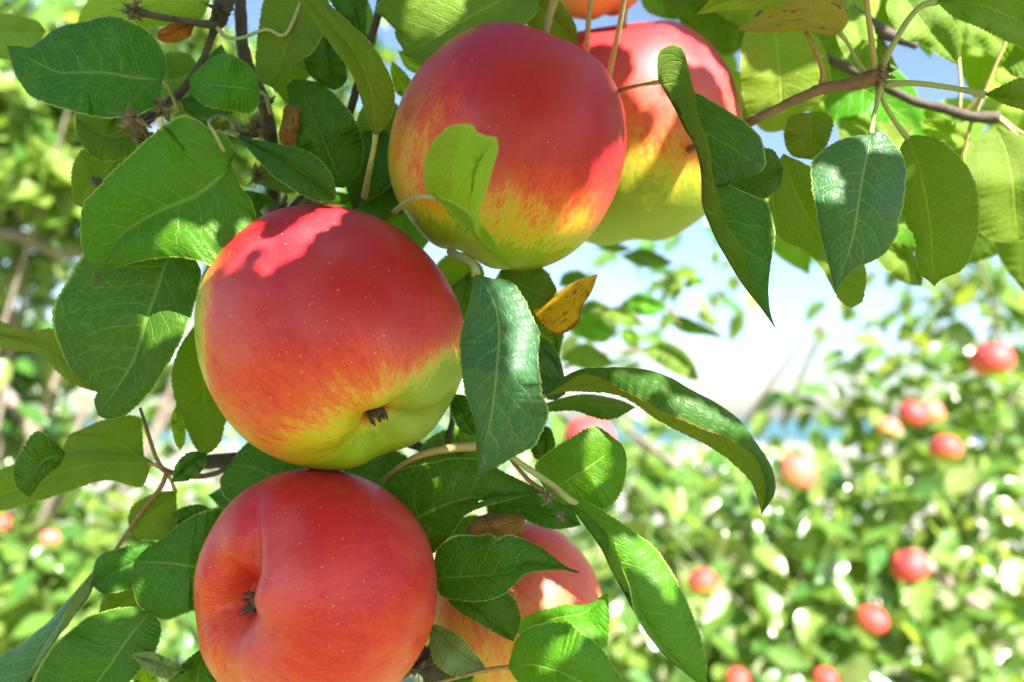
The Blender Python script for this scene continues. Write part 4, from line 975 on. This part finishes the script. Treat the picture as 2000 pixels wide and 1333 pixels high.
for m_, mid, l, r, d, un in [
    ('dark', [(1252, 682), (1310, 690), (1367, 743)], [(1300, 667), (1346, 695)], [(1300, 720), (1345, 740)], .60, True),
    ('bright', [(1212, 594), (1250, 588), (1305, 602)], [(1245, 572), (1285, 584)], [(1240, 612), (1270, 618)], .62, False),
    ('mid', [(1290, 612), (1345, 632), (1420, 661)], [(1335, 618), (1380, 640)], [(1330, 648), (1375, 655)], .64, False),
    ('dark', [(1312, 592), (1320, 565), (1326, 536)], [(1310, 570)], [(1334, 565)], .66, True),
    ('mid', [(1330, 562), (1355, 550), (1380, 547)], [(1352, 542)], [(1358, 560)], .66, False),
    ('dark', [(1212, 500), (1260, 500), (1316, 514)], [(1255, 484), (1290, 498)], [(1245, 520), (1285, 524)], .58, True),
    ('mid', [(1160, 484), (1200, 482), (1236, 488)], [(1200, 474)], [(1200, 494)], .58, True),
    ('mid', [(1090, 560), (1110, 545), (1150, 540)], [(1100, 535), (1130, 528)], [(1120, 560)], .55, False),
    ('bright', [(1100, 640), (1150, 635), (1200, 655)], [(1150, 612), (1185, 630)], [(1145, 665), (1180, 670)], .60, False),
    ('mid', [(1090, 700), (1140, 690), (1200, 708)], [(1140, 670), (1180, 690)], [(1130, 720), (1175, 722)], .58, True),
    ('dark', [(1110, 610), (1160, 600), (1210, 612)], [(1160, 585)], [(1160, 625)], .64, True),
    ('mid', [(1180, 605), (1220, 612), (1262, 640)], [(1225, 600)], [(1210, 634)], .66, True),
    ('lime', [(1212, 640), (1235, 652), (1250, 680)], [(1240, 645)], [(1218, 668)], .68, False),
    ('dark', [(1436, 606), (1442, 614), (1446, 626)], [(1448, 612)], [(1436, 618)], .8, True),
    ('lime', [(1400, 520), (1395, 500), (1398, 482)], [(1388, 505)], [(1405, 500)], .8, True),
]: leaf_px(SP, m_, mid, l, r, d, un)

# ------------------------------------------------------------------ orchard trees behind
def tree(label, base, clusters, limbs, nleaf, name='apple_tree', L=(.045, .075), barkm=PALEBARK):
    """clusters: (x px, y px, depth m, radius m, weight)"""
    root = thing(name, (base[0], base[1], 0.0), label, 'apple tree', 'apple trees of the orchard')
    # trunk
    cs = [PD(c[0], c[1], c[2]) for c in clusters]
    top = np.mean(cs, 0)
    tr = [(base[0], base[1], -.02), (base[0] + .03, base[1] - .02, .35), (base[0] - .02, base[1] + .03, .7), (base[0] + .03, base[1], 1.0)]
    tubew(root, 'trunk', tr, [.075, .055, .05, .042], barkm, 30, 12, .1)
    hub = np.array(tr[-1])
    mats = []
    wts = np.array([c[4] for c in clusters], float); wts /= wts.sum()
    for c, p in zip(clusters, cs):
        m_ = (hub + p) / 2 + rng.normal(0, .05, 3); 
        tubew(root, 'limb', [hub, m_, p, p + (p - m_) * .2], [.011 * min(1, c[4] + .15), .007 * min(1, c[4] + .1), .004 * min(1, c[4] + .1), .0015], barkm, 24, 8, .15)
    for i, k in enumerate(rng.choice(len(clusters), nleaf, p=wts)):
        v = rng.normal(size=3); v /= np.linalg.norm(v); r = clusters[k][3] * rng.random() ** .45
        p = cs[k] + v * r * np.array([1.0, 1.0, .85])
        x, y, d = proj(p)
        if d < .75: continue
        if p[2] < .25: continue
        mats.append((rand_leaf(p, rng.uniform(*L)), int(rng.integers(len(FLV)))))
    run(place_leaves(root, mats)); flush(root)
    for pts, rad in limbs:
        tubew(root, 'limb', PD(np.array([q[0] for q in pts], float), np.array([q[1] for q in pts], float), np.array([q[2] for q in pts], float)), rad, barkm, 30, 8, .15)
    return root

tree('nearest orchard tree at right, its dense sunlit crown full of red apples', (.75, 2.0), [
    (1300, 1010, 1.75, .20, 1.0), (1480, 1060, 1.7, .22, 1.2), (1700, 1040, 1.7, .24, 1.3), (1900, 1010, 1.75, .24, 1.2), (2080, 1000, 1.8, .25, .9),
    (1300, 1250, 1.7, .24, 1.1), (1520, 1280, 1.65, .24, 1.2), (1740, 1280, 1.65, .24, 1.2), (1950, 1260, 1.65, .25, 1.2), (1250, 1450, 1.7, .25, .7), (1500, 1480, 1.7, .25, .7), (1800, 1480, 1.7, .25, .7),
    (1960, 820, 1.8, .18, .75), (1800, 850, 1.8, .13, .45), (1930, 660, 1.85, .16, .42), (1780, 690, 1.85, .15, .30), (2100, 700, 1.8, .22, .5), (1960, 540, 1.85, .16, .30), (1690, 640, 1.9, .16, .22), (1230, 600, 1.6, .15, .28), (1450, 560, 2.0, .2, .14), (1850, 580, 1.9, .16, .30), (1160, 850, 1.08, .07, .10), (1560, 780, 1.9, .12, .16), (1700, 780, 1.9, .12, .25), (1330, 520, 2.0, .15, .10), (1560, 900, 1.8, .10, .14), (1250, 870, 1.7, .10, .25)],
    [([(1150, 806, 1.0), (1160, 790, 1.05), (1215, 830, 1.25), (1330, 920, 1.7)], [.002, .003, .005, .007]), ([(1450, 835, 1.9), (1500, 760, 1.85), (1570, 665, 1.8), (1640, 585, 1.8)], [.006, .005, .004, .003]), ([(1530, 830, 1.9), (1560, 750, 1.85), (1600, 660, 1.8), (1640, 600, 1.8)], [.006, .005, .004, .003]),
     ([(1910, 500, 1.7), (1940, 600, 1.75), (1960, 680, 1.8)], [.003, .003, .004]), ([(1780, 1080, 1.6), (1880, 1160, 1.62), (1980, 1230, 1.65)], [.012, .010, .009])], 1850, L=(.055, .09))
tree('orchard tree further back at right, seen between the leaves above the nearest one', (.9, 3.9), [
    (1250, 960, 3.4, .40, 1), (1450, 930, 3.5, .26, .7), (1700, 960, 3.4, .36, 1), (1950, 920, 3.4, .42, 1), (1350, 1150, 3.3, .5, 1), (1700, 1150, 3.3, .5, 1), (2000, 1150, 3.3, .5, 1), (2050, 760, 3.5, .36, .6), (1880, 800, 3.5, .22, .3)], [], 1300, L=(.06, .10))
tree('orchard tree at left with bright leaves and patches of sky between its limbs', (-1.15, 1.75), [
    (40, 250, 1.5, .15, 1.0), (100, 330, 1.4, .09, .5), (20, 90, 1.5, .16, .9), (70, 430, 1.6, .12, .5), (-150, 300, 1.5, .3, 1.2), (-150, 700, 1.5, .25, .8), (60, 830, 1.7, .09, .22), (40, 620, 1.7, .08, .08),
    (60, 1060, 1.6, .18, .9), (200, 1130, 1.6, .14, .6), (60, 1250, 1.5, .2, 1.0), (250, 1300, 1.5, .18, .8), (-150, 1150, 1.5, .3, 1.0), (330, 1000, 1.7, .1, .3), (350, 80, 1.5, .12, .7), (-100, 60, 1.5, .25, .6), (480, 200, 1.6, .14, .9), (600, 330, 1.6, .14, .7), (650, 130, 1.7, .14, .5), (260, 360, 1.6, .12, .8), (160, 210, 1.5, .12, .6), (60, 560, 1.9, .16, .55), (40, 720, 1.9, .14, .5), (330, 740, 1.9, .12, .35), (200, 880, 1.9, .14, .4), (60, 900, 1.8, .15, .5)],
    [([(-60, 460, 1.5), (40, 462, 1.5), (130, 500, 1.5), (210, 480, 1.55)], [.014, .012, .009, .004]), ([(-40, 720, 1.6), (20, 780, 1.6), (60, 850, 1.6), (40, 960, 1.65)], [.012, .012, .010, .008]),
     ([(-60, 840, 1.7), (20, 830, 1.7), (90, 850, 1.7)], [.008, .008, .006])], 3100, L=(.05, .085))
tree('orchard tree further back at left, mostly in blurred specks behind the near fruit', (-1.2, 4.0), [
    (40, 330, 3.3, .3, .8), (200, 300, 3.3, .25, .6), (150, 120, 3.3, .3, .7), (330, 100, 3.3, .25, .5), (60, 1100, 3.2, .4, 1), (250, 1150, 3.2, .4, 1), (30, 930, 3.3, .18, .4), (450, 1200, 3.2, .4, .8), (-250, 600, 3.3, .5, .8), (60, 620, 3.4, .3, .4), (100, 800, 3.4, .3, .6), (350, 850, 3.4, .3, .5)], [], 2000, L=(.05, .08))

tree('orchard tree far behind the middle of the fruit cluster, glimpsed through its gaps', (-.1, 4.6), [
    (620, 960, 4.0, .4, 1), (850, 930, 4.0, .4, 1), (1080, 960, 4.0, .38, 1), (700, 1150, 3.9, .5, 1), (1000, 1150, 3.9, .5, 1), (500, 1000, 4.1, .4, .8), (820, 820, 4.1, .3, .5)], [], 1500, L=(.06, .10))

# ------------------------------------------------------------------ apples in the background
far_me = apple_mesh('apple', 40, 32, .03, 2)
FA = [apple_mat('far_apple_skin', (.3, -.6, .6), .60, .9, .8, .1, True, pale=.12), apple_mat('far_apple_skin_pale', (.3, -.3, .8), .55, .8, .7, .0, True, pale=.32)]
far_me.materials.append(FA[0]); far_me2 = far_me.copy(); far_me2.materials.clear(); far_me2.materials.append(FA[1])
sv, sf, su = tube_geo(spline([(0, 0, .58), (.02, .02, .9), (.08, .05, 1.25)], 6), [.03, .028, .04], 5, .1); st_me = mesh('stalk', sv, sf, su); st_me.materials.append(TWIG)
cv, cf_, cu = calyx_geo(5); cx_me = mesh('calyx', cv, cf_, cu); cx_me.materials.append(SEPAL)
for x, y, r, d, pale, lab in [
    (1150, 858, 62, 1.0, 0, 'blurred red apple peeping out below the arching rusty-edged leaf'),
    (1937, 703, 47, 1.55, 0, 'blurred red and yellow apple alone at the right edge against pale sky'),
    (1782, 808, 34, 1.5, 0, 'left one of two blurred apples touching under the sparse leaves at right'),
    (1815, 806, 32, 1.6, 1, 'paler right one of two blurred apples touching under the sparse leaves at right'),
    (1735, 838, 27, 1.6, 1, 'small pale pink blurred apple just below the touching pair'),
    (1846, 876, 37, 1.5, 0, 'dark red blurred apple below and right of the touching pair'),
    (1558, 922, 44, 1.45, 1, 'pale pink blurred apple right of the tip of the arching leaf'),
    (1372, 1138, 37, 1.45, 0, 'blurred red apple with a green base right of the long drooping folded leaf'),
    (1776, 1106, 41, 1.4, 0, 'orange red blurred apple with a bright glint in the lower right foliage'),
    (1703, 1210, 37, 1.4, 0, 'blurred red apple below and left of the one with the bright glint'),
    (1762, 1205, 20, 1.8, 1, 'small pale blurred apple right of a larger red one in the lower right foliage'),
    (1440, 1328, 30, 1.4, 0, 'blurred red apple cut by the bottom edge, left of another one'),
    (1612, 1325, 28, 1.4, 0, 'blurred red apple cut by the bottom edge, right of another one'),
    (98, 1052, 22, 1.4, 1, 'pale pink blurred apple in the foliage at lower left'),
    (4, 1022, 20, 1.4, 0, 'blurred red apple cut by the left edge'),
]:
    o = bpy.data.objects.new('apple', far_me2 if pale else far_me); COL.objects.link(o)
    d += .07 if d > 1.2 else 0
    o.location = [float(k) for k in PD(x, y, d)]; s = r * .82 / FPX * d; o.scale = (s * rng.uniform(.94, 1.04), s * rng.uniform(.94, 1.04), s * rng.uniform(.86, .99))
    o.rotation_euler = (rng.normal(0, .3), rng.normal(0, .3), rng.random() * 1.2 - .6)
    tag(o, lab, 'apple', 'apples hanging in the background trees')
    for nm, me in (('stalk', st_me), ('calyx', cx_me)):
        c = bpy.data.objects.new(nm, me); COL.objects.link(c); c.parent = o
